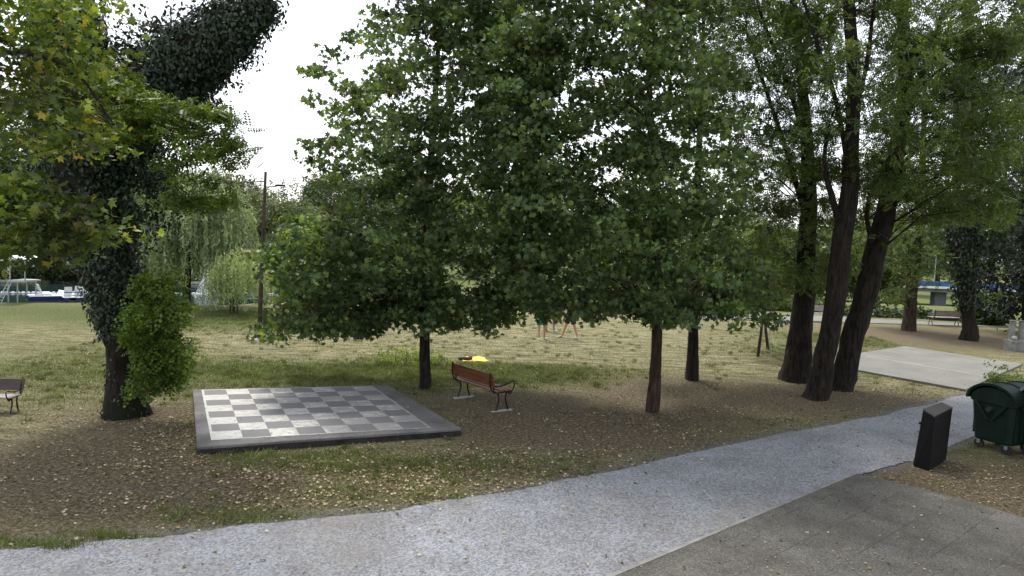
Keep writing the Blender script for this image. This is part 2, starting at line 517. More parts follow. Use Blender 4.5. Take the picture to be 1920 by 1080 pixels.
class MB:
    """collects shapes in the parent's local space"""
    def __init__(s):
        s.v, s.f = [], []

    def add(s, vs, fs):
        k = len(s.v)
        s.v += [tuple(float(x) for x in v) for v in vs]
        s.f += [tuple(i + k for i in f) for f in fs]
        return s

    def box(s, x0, x1, y0, y1, z0, z1, bev=0.0):
        if bev <= 0:
            vs = [(x, y, z) for z in (z0, z1) for x, y in ((x0, y0), (x1, y0), (x1, y1), (x0, y1))]
            return s.add(vs, [(3, 2, 1, 0), (4, 5, 6, 7), (0, 1, 5, 4), (1, 2, 6, 5), (2, 3, 7, 6), (3, 0, 4, 7)])
        b = bev
        rings = []
        for z, i in ((z0, b), (z0 + b, 0), (z1 - b, 0), (z1, b)):
            rings.append([(x0 + b + i, y0 + i, z), (x1 - b - i, y0 + i, z), (x1 - i, y0 + b + i, z), (x1 - i, y1 - b - i, z),
                          (x1 - b - i, y1 - i, z), (x0 + b + i, y1 - i, z), (x0 + i, y1 - b - i, z), (x0 + i, y0 + b + i, z)])
        return s.loft(rings)

    def loft(s, rings, cap=True, closed=True):
        n = len(rings[0]); vs = [p for r in rings for p in r]; fs = []
        for k in range(len(rings) - 1):
            for i in range(n if closed else n - 1):
                j = (i + 1) % n
                fs.append((k * n + i, k * n + j, (k + 1) * n + j, (k + 1) * n + i))
        if cap:
            fs.append(tuple(range(n - 1, -1, -1)))
            fs.append(tuple((len(rings) - 1) * n + i for i in range(n)))
        return s.add(vs, fs)

    def tube(s, pts, rad, n=8, cap=True, wob=0.0, sx=1.0):
        pts = [np.array(p, dtype=float) for p in pts]
        if not hasattr(rad, '__len__'):
            rad = [rad] * len(pts)
        rings = []
        t0 = pts[1] - pts[0]
        ref = np.array([0, 0, 1.0]) if abs(t0[2]) < .9 * np.linalg.norm(t0) else np.array([1.0, 0, 0])
        for i, p in enumerate(pts):
            t = pts[min(i + 1, len(pts) - 1)] - pts[max(i - 1, 0)]
            t = t / (np.linalg.norm(t) + 1e-9)
            u = ref - t * (ref @ t); u /= np.linalg.norm(u) + 1e-9; ref = u
            w = np.cross(t, u)
            ring = []
            for k in range(n):
                a = 2 * math.pi * k / n
                r = rad[i] * (1 + (wob * (math.sin(3 * a + i * .7) * .5 + random.uniform(-.6, .6)) if wob else 0))
                ring.append(tuple(p + u * r * math.cos(a) * sx + w * r * math.sin(a)))
            rings.append(ring)
        return s.loft(rings, cap)

    def sphere(s, c, r, n=10, m=6, sc=(1, 1, 1)):
        rings = []
        for k in range(1, m):
            a = math.pi * k / m
            rings.append([(c[0] + r * sc[0] * math.sin(a) * math.cos(2 * math.pi * i / n), c[1] + r * sc[1] * math.sin(a) * math.sin(2 * math.pi * i / n),
                           c[2] - r * sc[2] * math.cos(a)) for i in range(n)])
        return s.loft(rings)

    def build(s, name, mat, parent=None, smooth=False, world=False):
        v = np.array(s.v)
        if world and parent is not None and parent.type == 'EMPTY':
            v = v - np.array(parent.location)
        me = bpy.data.meshes.new(name)
        me.from_pydata(v.tolist(), [], s.f)
        me.update()
        if smooth:
            for p_ in me.polygons: p_.use_smooth = True
        me.materials.append(mat)
        o = bpy.data.objects.new(name, me)
        COL.objects.link(o)
        if parent is not None: o.parent = parent
        return o


def children(o):
    return [c for c in bpy.data.objects if c.parent == o]


def copy_tree(o, parent=None):
    kids = children(o)
    c = o.copy(); COL.objects.link(c)
    if parent is not None: c.parent = parent
    for ch in kids: copy_tree(ch, c)
    return c


def smooth_path(pts, k=5):
    """Catmull-Rom through the points"""
    pts = [np.array(p, dtype=float) for p in pts]
    q = [2 * pts[0] - pts[1]] + pts + [2 * pts[-1] - pts[-2]]
    out = []
    for i in range(1, len(q) - 2):
        for j in range(k):
            t = j / k
            out.append(.5 * ((2 * q[i]) + (-q[i - 1] + q[i + 1]) * t + (2 * q[i - 1] - 5 * q[i] + 4 * q[i + 1] - q[i + 2]) * t * t + (-q[i - 1] + 3 * q[i] - 3 * q[i + 1] + q[i + 2]) * t ** 3))
    out.append(pts[-1])
    return out


# ---- leaf templates: (verts k x 3, list of faces)
def tpl_maple():
    tips = [(90, 1.0), (38, .88), (142, .88), (-22, .58), (202, .58)]
    sin_ = [(64, .46), (116, .46), (8, .40), (172, .40)]
    pts = sorted(tips + sin_ + [(-90 + 360 * 0, .30)], key=lambda a: a[0])
    v = [(0, 0, -.06)]
    for a, r in pts:
        v.append((r * math.cos(math.radians(a)) * .62, r * math.sin(math.radians(a)) * .62, (.03 if r > .5 else 0)))
    k = len(pts)
    return np.array(v), [(0, 1 + i, 1 + (i + 1) % k) for i in range(k)]


def tpl_oval(w=.55):
    return np.array([(0, -.5, 0), (w * .5, -.1, .03), (w * .3, .3, .02), (0, .55, -.03), (-w * .3, .3, .02), (-w * .5, -.1, .03)]), [(0, 1, 2, 3), (0, 3, 4, 5)]


def tpl_pinnate(pairs=5, w=.17):
    v, f = [], []
    for i in range(pairs):
        y = -.45 + i * .9 / (pairs - .4)
        L = .26 * (1 - .45 * abs(i / pairs - .35))
        for sgn in (-1, 1):
            k = len(v)
            v += [(0, y, 0), (sgn * L * .5, y + .02 - w * .5, -.01), (sgn * L, y + .07, -.05), (sgn * L * .5, y + .02 + w * .6, -.01)]
            f.append((k, k + 1, k + 2, k + 3) if sgn > 0 else (k + 3, k + 2, k + 1, k))
    k = len(v)
    v += [(0, .40, 0), (w * .5, .52, 0), (0, .66, -.05), (-w * .5, .52, 0)]
    f.append((k, k + 1, k + 2, k + 3))
    return np.array(v), f


def tpl_blob():
    """a spray of four leaves, for trees seen from afar"""
    v, f = [], []
    r = random.Random(3)
    for i in range(4):
        a = i * 1.6 + .3; c = np.array([math.cos(a) * .34, math.sin(a) * .34, r.uniform(-.2, .2)])
        k = len(v); u = np.array([math.cos(a), math.sin(a), r.uniform(-.5, .5)]) * .3; w = np.array([-math.sin(a), math.cos(a), r.uniform(-.4, .4)]) * .17
        v += [tuple(c - u), tuple(c + w), tuple(c + u), tuple(c - w)]
        f.append((k, k + 1, k + 2, k + 3))
    return np.array(v), f


T_MAPLE, T_OVAL, T_PIN, T_BLOB = tpl_maple(), tpl_oval(), tpl_pinnate(), tpl_blob()


def frames(n, flat=.5, axis=None, spread=1.0):
    """n random orthonormal frames; flat = how close the normal is to vertical"""
    nr = rng.normal(size=(n, 3)); nr /= np.linalg.norm(nr, axis=1, keepdims=True)
    nr = nr * (1 - flat) + np.array([0, 0, 1.0]) * flat
    nr /= np.linalg.norm(nr, axis=1, keepdims=True)
    a = rng.normal(size=(n, 3)) * spread
    if axis is not None: a = a + axis
    v = a - nr * (a * nr).sum(1, keepdims=True)
    v /= np.linalg.norm(v, axis=1, keepdims=True) + 1e-9
    u = np.cross(v, nr)
    return u, v, nr


def leaves(name, pos, size, tpl, mat, parent, flat=.5, axis=None, spread=1.0, fr=None):
    n = len(pos)
    tv, tf = tpl
    u, v, w = fr if fr is not None else frames(n, flat, axis, spread)
    size = np.broadcast_to(np.asarray(size, dtype=float), (n,))[:, None, None]
    V = pos[:, None, :] + size * (tv[None, :, 0:1] * u[:, None, :] + tv[None, :, 1:2] * v[:, None, :] + tv[None, :, 2:3] * w[:, None, :])
    k = len(tv)
    fl = np.array([i for f in tf for i in f]); tot = np.array([len(f) for f in tf])
    L = (np.arange(n)[:, None] * k + fl[None, :]).ravel()
    T = np.tile(tot, n)
    S = np.concatenate([[0], np.cumsum(T)[:-1]])
    return mesh_np(name, V.reshape(-1, 3), L, S, T, mat, parent)


def in_poly(x, y, poly):
    c = np.zeros(np.shape(x), dtype=bool)
    n = len(poly)
    for i in range(n):
        x0, y0 = poly[i]; x1, y1 = poly[(i + 1) % n]
        if y0 == y1: continue
        c ^= ((y0 > y) != (y1 > y)) & (x < (x1 - x0) * (y - y0) / (y1 - y0) + x0)
    return c


def sample_poly(poly, n):
    p = np.array(poly, dtype=float); lo, hi = p.min(0), p.max(0)
    out = []
    while len(out) < n:
        q = rng.uniform(lo, hi, size=(n * 3, 2))
        out += q[in_poly(q[:, 0], q[:, 1], poly)].tolist()
    return np.array(out[:n])


def clusters(poly, n, dist, thick):
    """cluster centres: a volume whose outline, seen from the park side, is the outline given"""
    q = sample_poly(poly, n)
    p = np.array(poly, float); c = p.mean(0); hw = (p.max(0) - p.min(0)) / 2
    e = np.clip(1 - (((q - c) / hw) ** 2).sum(1) * .8, .12, 1) ** .5
    d = dist + thick * e * rng.uniform(-1, 1, n)
    # keep the crown's outline whatever the depth: spread about its own axis, not the lens
    base = np.array([P(a, b, dist) for a, b in q])
    base[:, 1] += (d - dist)
    return base


def puff(cen, per, r, zsq=.45):
    n = len(cen)
    g_ = rng.normal(size=(n, per, 3)); g_ /= np.maximum(1, np.linalg.norm(g_, axis=2, keepdims=True) / 1.9)
    o = g_ * np.array([r, r, r * zsq]) * rng.uniform(.7, 1.25, (n, 1, 1))
    return (cen[:, None, :] + o).reshape(-1, 3)


def twigs(mb, spine, cen, r0=.02, n=4, sag=.12, every=1, zmin=0):
    """branches from the nearest lower point of the spine out to the cluster centres"""
    sp_ = np.array(spine)
    for c in cen[::every]:
        horiz = np.linalg.norm(sp_[:, :2] - c[:2], axis=1)
        want = np.maximum(c[2] - .45 * horiz, zmin)
        k = int(np.argmin(np.abs(sp_[:, 2] - want) + .15 * horiz))
        a = sp_[k]
        if np.linalg.norm(c - a) < .2: continue
        L = np.linalg.norm(c - a)
        m1 = a + (c - a) * .35 + np.array([random.uniform(-.11, .11) * L, random.uniform(-.11, .11) * L, (sag + random.uniform(-.08, .08)) * L])
        m2 = a + (c - a) * .7 + np.array([random.uniform(-.11, .11) * L, random.uniform(-.11, .11) * L, (sag + random.uniform(-.08, .08)) * L])
        rr = r0 * (.5 + .5 * min(L, 4) / 2)
        mb.tube([a, m1, m2, c], [rr, rr * .7, rr * .45, rr * .2], n, False)


# ------------------------------------------------------------------ ground masks
def blob(X, Y, px, py, rx, ry, w=1.0, rot=0.0):
    g = G(px, py)
    dx, dy = X - g[0], Y - g[1]
    c, s = math.cos(rot), math.sin(rot)
    a, b_ = (c * dx + s * dy) / rx, (-s * dx + c * dy) / ry
    return w * np.exp(-(a * a + b_ * b_))


DIRT = [(60, 890, 3.2, 1.5, .85), (280, 900, 2.2, 1.2, .85), (140, 800, 2.6, 1.6, .35), (290, 775, 1.5, .9, .8), (150, 980, 3, .7, .5),
        (1150, 770, 3.2, 1.7, 1.1), (980, 800, 2.4, 1.3, .75), (1400, 745, 3.2, 1.8, 1.1), (1600, 745, 3.0, 1.4, 1.0), (1270, 720, 2.5, 1.6, .5),
        (1850, 910, 2.8, 1.6, 1.3), (1920, 950, 3, 1.2, 1.0), (1820, 640, 9, 5, .75), (1700, 625, 6, 4, .5), (700, 900, 4, 1.1, .35), (980, 880, 3, .9, .55),
        (330, 800, 1.2, 1.2, .7), (1180, 830, 3, .9, .8), (840, 745, 1.6, .9, .4)]
GREEN = [(870, 700, 3.4, 1.0, 1.9), (1010, 690, 2.8, .8, 1.2), (620, 703, 4.0, 1.3, .95), (560, 862, 1.6, .45, 1.1), (420, 965, .9, .35, 1.0), (700, 880, 2.2, .6, .8), (640, 925, 1.5, .35, .6), (900, 870, 2.0, .5, .5),
         (215, 1006, .75, .10, 1.2), (60, 1022, .9, .12, 1.2), (100, 590, 14, 4.0, .9), (470, 588, 8, 3.2, .8), (60, 700, 6, 2.5, .5), (180, 650, 5, 2.5, .4), (1420, 655, 4, 2.5, .5),
         (1640, 640, 4, 2.0, .8), (1490, 620, 5, 3, .3), (1860, 712, 2.2, 1.0, .8), (1720, 905, .9, .35, .7), (1560, 700, 2, .6, .3), (430, 700, 3, 2, .15), (760, 672, 1.4, .9, .6),
         (1750, 575, 26, 9, 1.1), (1500, 570, 20, 7, .6)]
DRYER = [(900, 630, 9, 5, .55), (1050, 640, 7, 4, .4), (300, 640, 7, 3, .25)]


def masks(X, Y):
    d = sum(blob(X, Y, *a) for a in DIRT)
    far_ = np.clip((Y - 47) / 8, 0, 1) * 1.3
    g = sum(blob(X, Y, *a) for a in GREEN) - sum(blob(X, Y, *a) for a in DRYER) + far_
    return d, g


LAKE = [tuple(G(x, y, 0)[:2]) for x, y in ((-900, 566), (-400, 566), (0, 567), (160, 567), (300, 574), (450, 571), (560, 560), (660, 548))] + \
       [tuple(G(x, y, -.12)[:2]) for x, y in ((660, 534), (500, 534), (350, 533.5), (150, 531.5), (0, 531), (-400, 523), (-900, 514))]


def height(X, Y):
    z = np.zeros_like(X)
    s = np.clip((X - 6) / 12, 0, 1) * np.clip(Y - 44, 0, 78) * .0628
    z = z - s
    return z


def terrain():
    def axis(fine0, fine1, step, lo, hi, g):
        a = list(np.arange(fine0, fine1, step))
        s, x = step, fine1
        while x < hi: a.append(x); s *= g; x += s
        a.append(hi)
        s, x, b_ = step, fine0, []
        while x > lo:
            s *= g; x -= s; b_.append(x)
        return np.array(sorted(b_) + a)
    xs = axis(-14, 16, .14, -700, 700, 1.045)
    ys = axis(5, 30, .14, -40, 1400, 1.03)
    X, Y = np.meshgrid(xs, ys)
    Z = height(X, Y)
    # small unevenness, and the lake bed
    near = np.exp(-((Y - 16) / 16) ** 2)
    Z = Z + near * .02 * (np.sin(X * 1.7 + Y * .6) * np.cos(Y * 1.3 - X * .4) + .5 * np.sin(X * 4.1) * np.sin(Y * 3.7)) * 0.6
    inside = in_poly(X, Y, LAKE)
    Z = np.where(inside, -1.0, Z)
    ny, nx = X.shape
    v = np.stack([X, Y, Z], -1).reshape(-1, 3)
    idx = np.arange(nx * ny).reshape(ny, nx)
    q = np.stack([idx[:-1, :-1], idx[:-1, 1:], idx[1:, 1:], idx[1:, :-1]], -1).reshape(-1, 4)
    n = len(q)
    o = mesh_np('ground', v, q.ravel(), np.arange(n) * 4, np.full(n, 4), M['ground'], None, True)
    d, g = masks(X, Y)
    gv = np.zeros_like(X)
    sel = (X > -16) & (X < 18) & (Y > 5) & (Y < 22)
    px_, py_ = X[sel], Y[sel]
    dm = np.full(px_.shape, 9.0)
    for i in range(len(PATH)):
        ax, ay = PATH[i]; bx, by = PATH[(i + 1) % len(PATH)]
        L2 = (bx - ax) ** 2 + (by - ay) ** 2 + 1e-9
        t_ = np.clip(((px_ - ax) * (bx - ax) + (py_ - ay) * (by - ay)) / L2, 0, 1)
        dm = np.minimum(dm, np.hypot(px_ - ax - t_ * (bx - ax), py_ - ay - t_ * (by - ay)))
    gv[sel] = np.exp(-(dm / .22) ** 1.5) * .75
    for nm, arr in (('dirt', d), ('green', g), ('gravelly', gv)):
        at = o.data.attributes.new(nm, 'FLOAT', 'POINT')
        at.data.foreach_set('value', np.clip(arr, -1, 1.6).astype(np.float32).ravel())
    o['kind'] = 'structure'
    return o




def sheet(name, poly, z, mat, jag=0.0, step=.12, kind='structure'):
    """flat sheet with an uneven outline"""
    pts = []
    n = len(poly)
    for i in range(n):
        a, b_ = np.array(poly[i][:2]), np.array(poly[(i + 1) % n][:2])
        L = np.linalg.norm(b_ - a); k = max(1, int(L / step)) if jag else 1
        k = min(k, 300)
        nr = np.array([-(b_ - a)[1], (b_ - a)[0]]) / (L + 1e-9)
        for j in range(k):
            p = a + (b_ - a) * j / k
            if jag:
                s = math.sin(p[0] * 2.3 + p[1]) * .5 + math.sin(p[0] * 7.1 - p[1] * 5) * .3
                s += math.sin(p[0] * 17.0 + 3 * math.sin(p[1] * 9)) * .35 + math.sin(p[0] * 31 + p[1] * 23) * .2
                p = p + nr * jag * s
            pts.append((p[0], p[1], z))
    me = bpy.data.meshes.new(name)
    me.from_pydata([tuple(map(float, p)) for p in pts], [], [tuple(range(len(pts)))])
    if me.polygons[0].normal.z < 0: me.flip_normals()
    me.materials.append(mat)
    o = bpy.data.objects.new(name, me); COL.objects.link(o)
    if kind: o['kind'] = kind
    return o


up_edge = [(-700, 1090), (-300, 1062), (0, 1036), (150, 1020), (330, 1004), (480, 986), (600, 973), (760, 955), (900, 931), (1000, 914), (1150, 884), (1300, 850), (1450, 818),
           (1600, 790), (1700, 769), (1790, 746), (1860, 728), (1990, 706), (2200, 676)]
lo_edge = [(2200, 720), (2000, 762), (1900, 790), (1820, 822), (1760, 846), (1720, 862), (1665, 877), (1605, 890), (1450, 953), (1300, 1014), (1160, 1080), (950, 1180), (700, 1320)]
PATH = [tuple(G(*p)[:2]) for p in smooth_path(up_edge, 4)] + [tuple(G(*p)[:2]) for p in lo_edge] + [(-6, 3.0), (-14, 3.0), tuple(G(-700, 1300)[:2])]
terrain()
sheet('gravel_path', PATH, .016, M['gravel'], .055, .06)
kerb_a, kerb_b = G(1160, 1080), G(1605, 891)
kdir = (kerb_b - kerb_a)[:2]; kdir /= np.linalg.norm(kdir)
knr = np.array([kdir[1], -kdir[0]])
ang = math.atan2(kdir[1], kdir[0])
M['pave'] = pave_mat(ang)
ka = kerb_a[:2] - kdir * 6; kb = kerb_b[:2]
PAVE = [tuple(ka), tuple(kb)] + [tuple(G(*p)[:2]) for p in ((1700, 912), (1800, 938), (1920, 974), (2100, 1040))] + [(14, 3), tuple(ka + knr * 8)]
sheet('paving', PAVE, .030, M['pave'])
kb_ = MB()
kb_.add([(*(ka - knr * .04), 0), (*(kb - knr * .04), 0), (*(kb + knr * .02), 0), (*(ka + knr * .02), 0),
         (*(ka - knr * .04), .036), (*(kb - knr * .04), .036), (*(kb + knr * .02), .036), (*(ka + knr * .02), .036)],
        [(3, 2, 1, 0), (4, 5, 6, 7), (0, 1, 5, 4), (1, 2, 6, 5), (2, 3, 7, 6), (3, 0, 4, 7)])
o = kb_.build('kerb_strip', M['stone']); o['kind'] = 'structure'

# lake, its pale far edge, and the promenade in the distance
sheet('lake_water', [(-260, 28), (4, 28), (4, 64), (-260, 120)], -.12, M['water'])
e = MB()
far_edge = [G(x, y, -.12) for x, y in ((-900, 513.5), (-400, 522.5), (0, 530.5), (150, 531), (350, 533), (500, 533.5), (660, 533.5))]
e.tube([p + np.array([0, .1, .08]) for p in far_edge], .10, 6)
e.build('lake_edge', M['lake_kerb'])['kind'] = 'structure'
prom = [G(*p) for p in ((1200, 581), (1300, 584), (1400, 588), (1520, 592), (1650, 600), (1760, 605), (1900, 611), (2100, 620), (2100, 626), (1900, 615), (1760, 610.5), (1650, 607), (1520, 604), (1400, 601), (1300, 598), (1200, 595))]
sheet('promenade', [tuple(p[:2]) for p in prom], .03, M['court'])

# ------------------------------------------------------------------ concrete court on the right
ZC = .06
cq = [G(1810, 730, ZC), G(1918, 682, ZC), G(1697, 649, ZC), G(1512, 676, ZC)]
cpt = empty('concrete_court', tuple(sum(cq) / 4 * np.array([1, 1, 0])))
tag(cpt, 'pale concrete court slab lying in the grass behind the bin and black pillar', 'court')
mb = MB().loft([[tuple(p * np.array([1, 1, 0]) - np.array([0, 0, .1])) for p in cq], [tuple(p) for p in cq]])
mb.build('slab', M['court'], cpt, world=True)
mk = MB()
M['line'] = simple('worn_white_line', (.28, .28, .265), .8, 0, .12, 6)


def strip(mb_, a, b_, w, z):
    d = (b_ - a)[:2]; d /= np.linalg.norm(d); nn = np.array([-d[1], d[0]]) * w / 2
    mb_.add([(*(a[:2] - nn), z), (*(b_[:2] - nn), z), (*(b_[:2] + nn), z), (*(a[:2] + nn), z)], [(0, 1, 2, 3)])


def lerp(a, b_, t): return a + (b_ - a) * t


s0, s1 = lerp(cq[3], cq[2], .42), lerp(cq[0], cq[1], .42)
strip(mk, lerp(s0, s1, .12), lerp(s0, s1, .86), .09, ZC + .004)
mk.build('court_line', M['line'], cpt, world=True)

# ------------------------------------------------------------------ chess board slab
ZS = .15
sq = [G(370, 838, ZS), G(865, 803, ZS), G(728, 722, ZS), G(362, 730, ZS)]
bq = [G(401, 824, ZS), G(803, 801.5, ZS), G(696, 724.5, ZS), G(382, 732, ZS)]
cb = empty('chess_slab', tuple(sum(sq) / 4 * np.array([1, 1, 0])))
tag(cb, 'raised concrete slab with a worn white and grey painted chessboard on top', 'chessboard')


def inset(q, d):
    c = sum(q) / 4
    return [p + (c - p) / np.linalg.norm(c - p) * d for p in q]


b0 = [p * np.array([1, 1, 0]) - np.array([0, 0, .1]) for p in sq]
b1_ = [p - np.array([0, 0, .015]) for p in sq]
MB().loft([[tuple(p) for p in b0], [tuple(p - np.array([0, 0, .045])) for p in sq]]).build('shaded_base', simple('rough_shaded_concrete', (.035, .032, .03), .95, 0, .5, 7, .6, .1), cb, world=True)  # rough concrete sides, coloured darker to stand in for their shade
MB().loft([[tuple(p - np.array([0, 0, .045])) for p in inset(sq, -.008)], [tuple(p - np.array([0, 0, .012])) for p in inset(sq, -.008)], [tuple(p) for p in inset(sq, .01)]]).build('slab', M['slab'], cb, world=True)
# board as a fine grid carrying UVs (a little beyond 0..1 for the painted line around it)
N = 24
e_ = .012
vs, uvs = [], []
for j in range(N + 1):
    for i in range(N + 1):
        u = -e_ + (1 + 2 * e_) * i / N; v = -e_ + (1 + 2 * e_) * j / N
        p = lerp(lerp(bq[0], bq[1], u), lerp(bq[3], bq[2], u), v)
        vs.append((p[0] - cb.location[0], p[1] - cb.location[1], ZS + .004)); uvs.append((u, v))
fs = [(j * (N + 1) + i, j * (N + 1) + i + 1, (j + 1) * (N + 1) + i + 1, (j + 1) * (N + 1) + i) for j in range(N) for i in range(N)]
me = bpy.data.meshes.new('board'); me.from_pydata(vs, [], fs)
ul = me.uv_layers.new(name='UVMap')
for lp in me.loops: ul.data[lp.index].uv = uvs[lp.vertex_index]
me.materials.append(M['board'])
bo = bpy.data.objects.new('painted_board', me); COL.objects.link(bo); bo.parent = cb


# ------------------------------------------------------------------ benches
def make_bench(L=1.55, seat=M['wood'], back=M['wood'], foot=True):
    root = empty('park_bench')
    h = L / 2
    s = MB()
    for i, y in enumerate((-.17, -.055, .06, .175)):
        s.box(-h, h, y - .045, y + .045, .435 - .012 * (i == 0), .468 - .012 * (i == 0), .006)
    s.build('seat', seat, root)
    b_ = MB()
    for z0, z1, y in ((.545, .685, -.262), (.69, .83, -.297)):
        r = [[(x, y + dy, z) for x, dy in ((-h, -.016), (h, -.016), (h, .016), (-h, .016))] for z in (z0, z1)]
        r[1] = [(x, yy - .035, z) for x, yy, z in r[1]]
        b_.loft(r)
    b_.build('backrest', back, root)
    for sx in (-1, 1):
        x = sx * (h - .06)
        f = MB()
        # back support: two bars bowed apart, like a closed hoop
        f.tube(smooth_path([(x, -.35, .86), (x, -.36, .72), (x, -.335, .56), (x, -.27, .45), (x, -.18, .41)], 4), .015, 6)
        f.tube(smooth_path([(x, -.35, .86), (x, -.285, .70), (x, -.245, .55), (x, -.235, .43), (x, -.18, .41)], 4), .015, 6)
        f.tube([(x, -.20, .415), (x, .22, .415)], .017, 6)
        f.tube(smooth_path([(x, .14, .41), (x, .19, .36), (x, .26, .44), (x, .30, .53), (x, .30, .60)], 4), .015, 6)
        f.tube(smooth_path([(x, -.25, .56), (x, -.10, .55), (x, .10, .58), (x, .24, .63), (x, .31, .62)], 4), .016, 6)
        f.build('arm_frame', M['iron'], root)
        for y0, y1 in ((-.13, -.17), (.10, .15)):
            MB().tube(smooth_path([(x, y0, .41), (x, y0 * .8, .25), (x, y1, .02)], 4), [.019] * 9, 6).build('leg', M['iron'], root)
        if foot:
            MB().box(x - .05, x + .05, -.28, .26, -.03, .022, .006).build('footing', M['concrete'], root)
    return root


def place_bench(o, a, b_, face, label):
    """ends at world points a, b_; face: +1 keeps +Y to the left of a->b"""
    d = b_ - a
    o.location = tuple((a + b_) / 2 * np.array([1, 1, 0]))
    o.rotation_euler = (0, 0, math.atan2(d[1], d[0]) + (math.pi if face < 0 else 0))
    tag(o, label, 'bench')


a, b_ = G(874, 746), G(937, 769)
bench = make_bench(1.62)
place_bench(bench, a, b_, 1, 'brown wooden bench with black iron frame, seen from behind beside the chessboard')
bl = make_bench(1.55, M['wood_pale'], simple('dark_back_boards', (.05, .03, .025), .6, 0, .3, 6), False)  # pale seat colour stands in for light falling on the boards
place_bench(bl, G(-70, 772), G(10, 774), -1, 'bench with seat coloured pale as if lit and dark back, cut off by the left edge')
bl.scale = (.78, .78, .74)

bf = make_bench(1.6, M['wood_pale'], M['wood_pale'], False)
place_bench(bf, G(1752, 610), G(1785, 611), 1, 'distant grey bench on the far path between two tree trunks, near the bridge')
bf2 = copy_tree(bf)
place_bench(bf2, G(1528, 603), G(1552, 603.5), -1, 'small distant bench on the far path, glimpsed between the leaning dark trunks')
bf3 = copy_tree(bf)
place_bench(bf3, G(447, 577), G(478, 578), -1, 'grey bench on the lake shore behind the young staked willow')

# ------------------------------------------------------------------ yellow towel with bag
g = G(888, 674)
tw = MB()
tq = [G(868, 678, .02), G(917, 678, .02), G(905, 669.5, .02), G(864, 669.5, .02)]
K = 10
tv = []
for j in range(K + 1):
    for i in range(K + 1):
        p = lerp(lerp(tq[0], tq[1], i / K), lerp(tq[3], tq[2], i / K), j / K)
        tv.append((p[0], p[1], .028 + .012 * math.sin(i * 1.3 + j) + .01 * random.random()))
tf = [(j * (K + 1) + i, j * (K + 1) + i + 1, (j + 1) * (K + 1) + i + 1, (j + 1) * (K + 1) + i) for j in range(K) for i in range(K)]
tw.add(tv, tf)
to = tw.build('beach_towel', M['yellow_cloth'], None, True)
tag(to, 'yellow towel spread on the grass behind the brown bench', 'towel')
md = to.modifiers.new('thickness', 'SOLIDIFY'); md.thickness = .012
bp = G(874, 676)
hd = empty('heap_of_clothes', tuple(bp))
tag(hd, 'dark crumpled clothes and red bag lying on the corner of the yellow towel', 'clothes')
c1_ = MB(); c1_.sphere((0, 0, .06), .15, 12, 7, (1.3, .7, .36)); c1_.sphere((-.13, .05, .05), .10, 10, 6, (1.2, .8, .5))
c1_.build('dark_garment', M['dark_cloth'], hd, True)
c2_ = MB(); c2_.sphere((.12, .06, .09), .065, 10, 6, (1.1, .8, .7))
c2_.build('red_bag', M['red_cloth'], hd, True)

# ------------------------------------------------------------------ black pillar
base = [G(1711, 874), G(1742, 884), G(1773, 864), G(1742, 856)]
hgt = .98


def top_at(px, py, near):
    d = P(px, py, near[1]); return d


tops = [top_at(1731, 768, base[0]), top_at(1753, 782, base[1]), top_at(1786, 765, base[2]), top_at(1765, 755.5, base[3])]
pil = empty('leaning_pillar', tuple(sum(base) / 4 * np.array([1, 1, 0])))
tag(pil, 'black box shaped pillar leaning to one side on bare earth beside the paving', 'pillar')
r0 = [tuple(p - np.array([0, 0, .08])) for p in base]
r1 = [tuple(lerp(a_, t_, .985)) for a_, t_ in zip(base, tops)]
MB().loft([r0, r1]).build('shaft', M['black'], pil, world=True)
cent = sum(tops) / 4
capb = [cent + (t_ - cent) * 1.02 - np.array([0, 0, .005]) for t_ in tops]
capt = [cent + (t_ - cent) * .99 + np.array([0, 0, .018]) for t_ in tops]
MB().loft([[tuple(p) for p in capb], [tuple(p) for p in capt]]).build('cap', M['slate'], pil, world=True)
kn = lerp(base[0], tops[0], .76) + np.array([.0, 0.012, 0])
MB().sphere(kn, .028, 8, 6).build('lock_knob', M['iron'], pil, True, world=True)


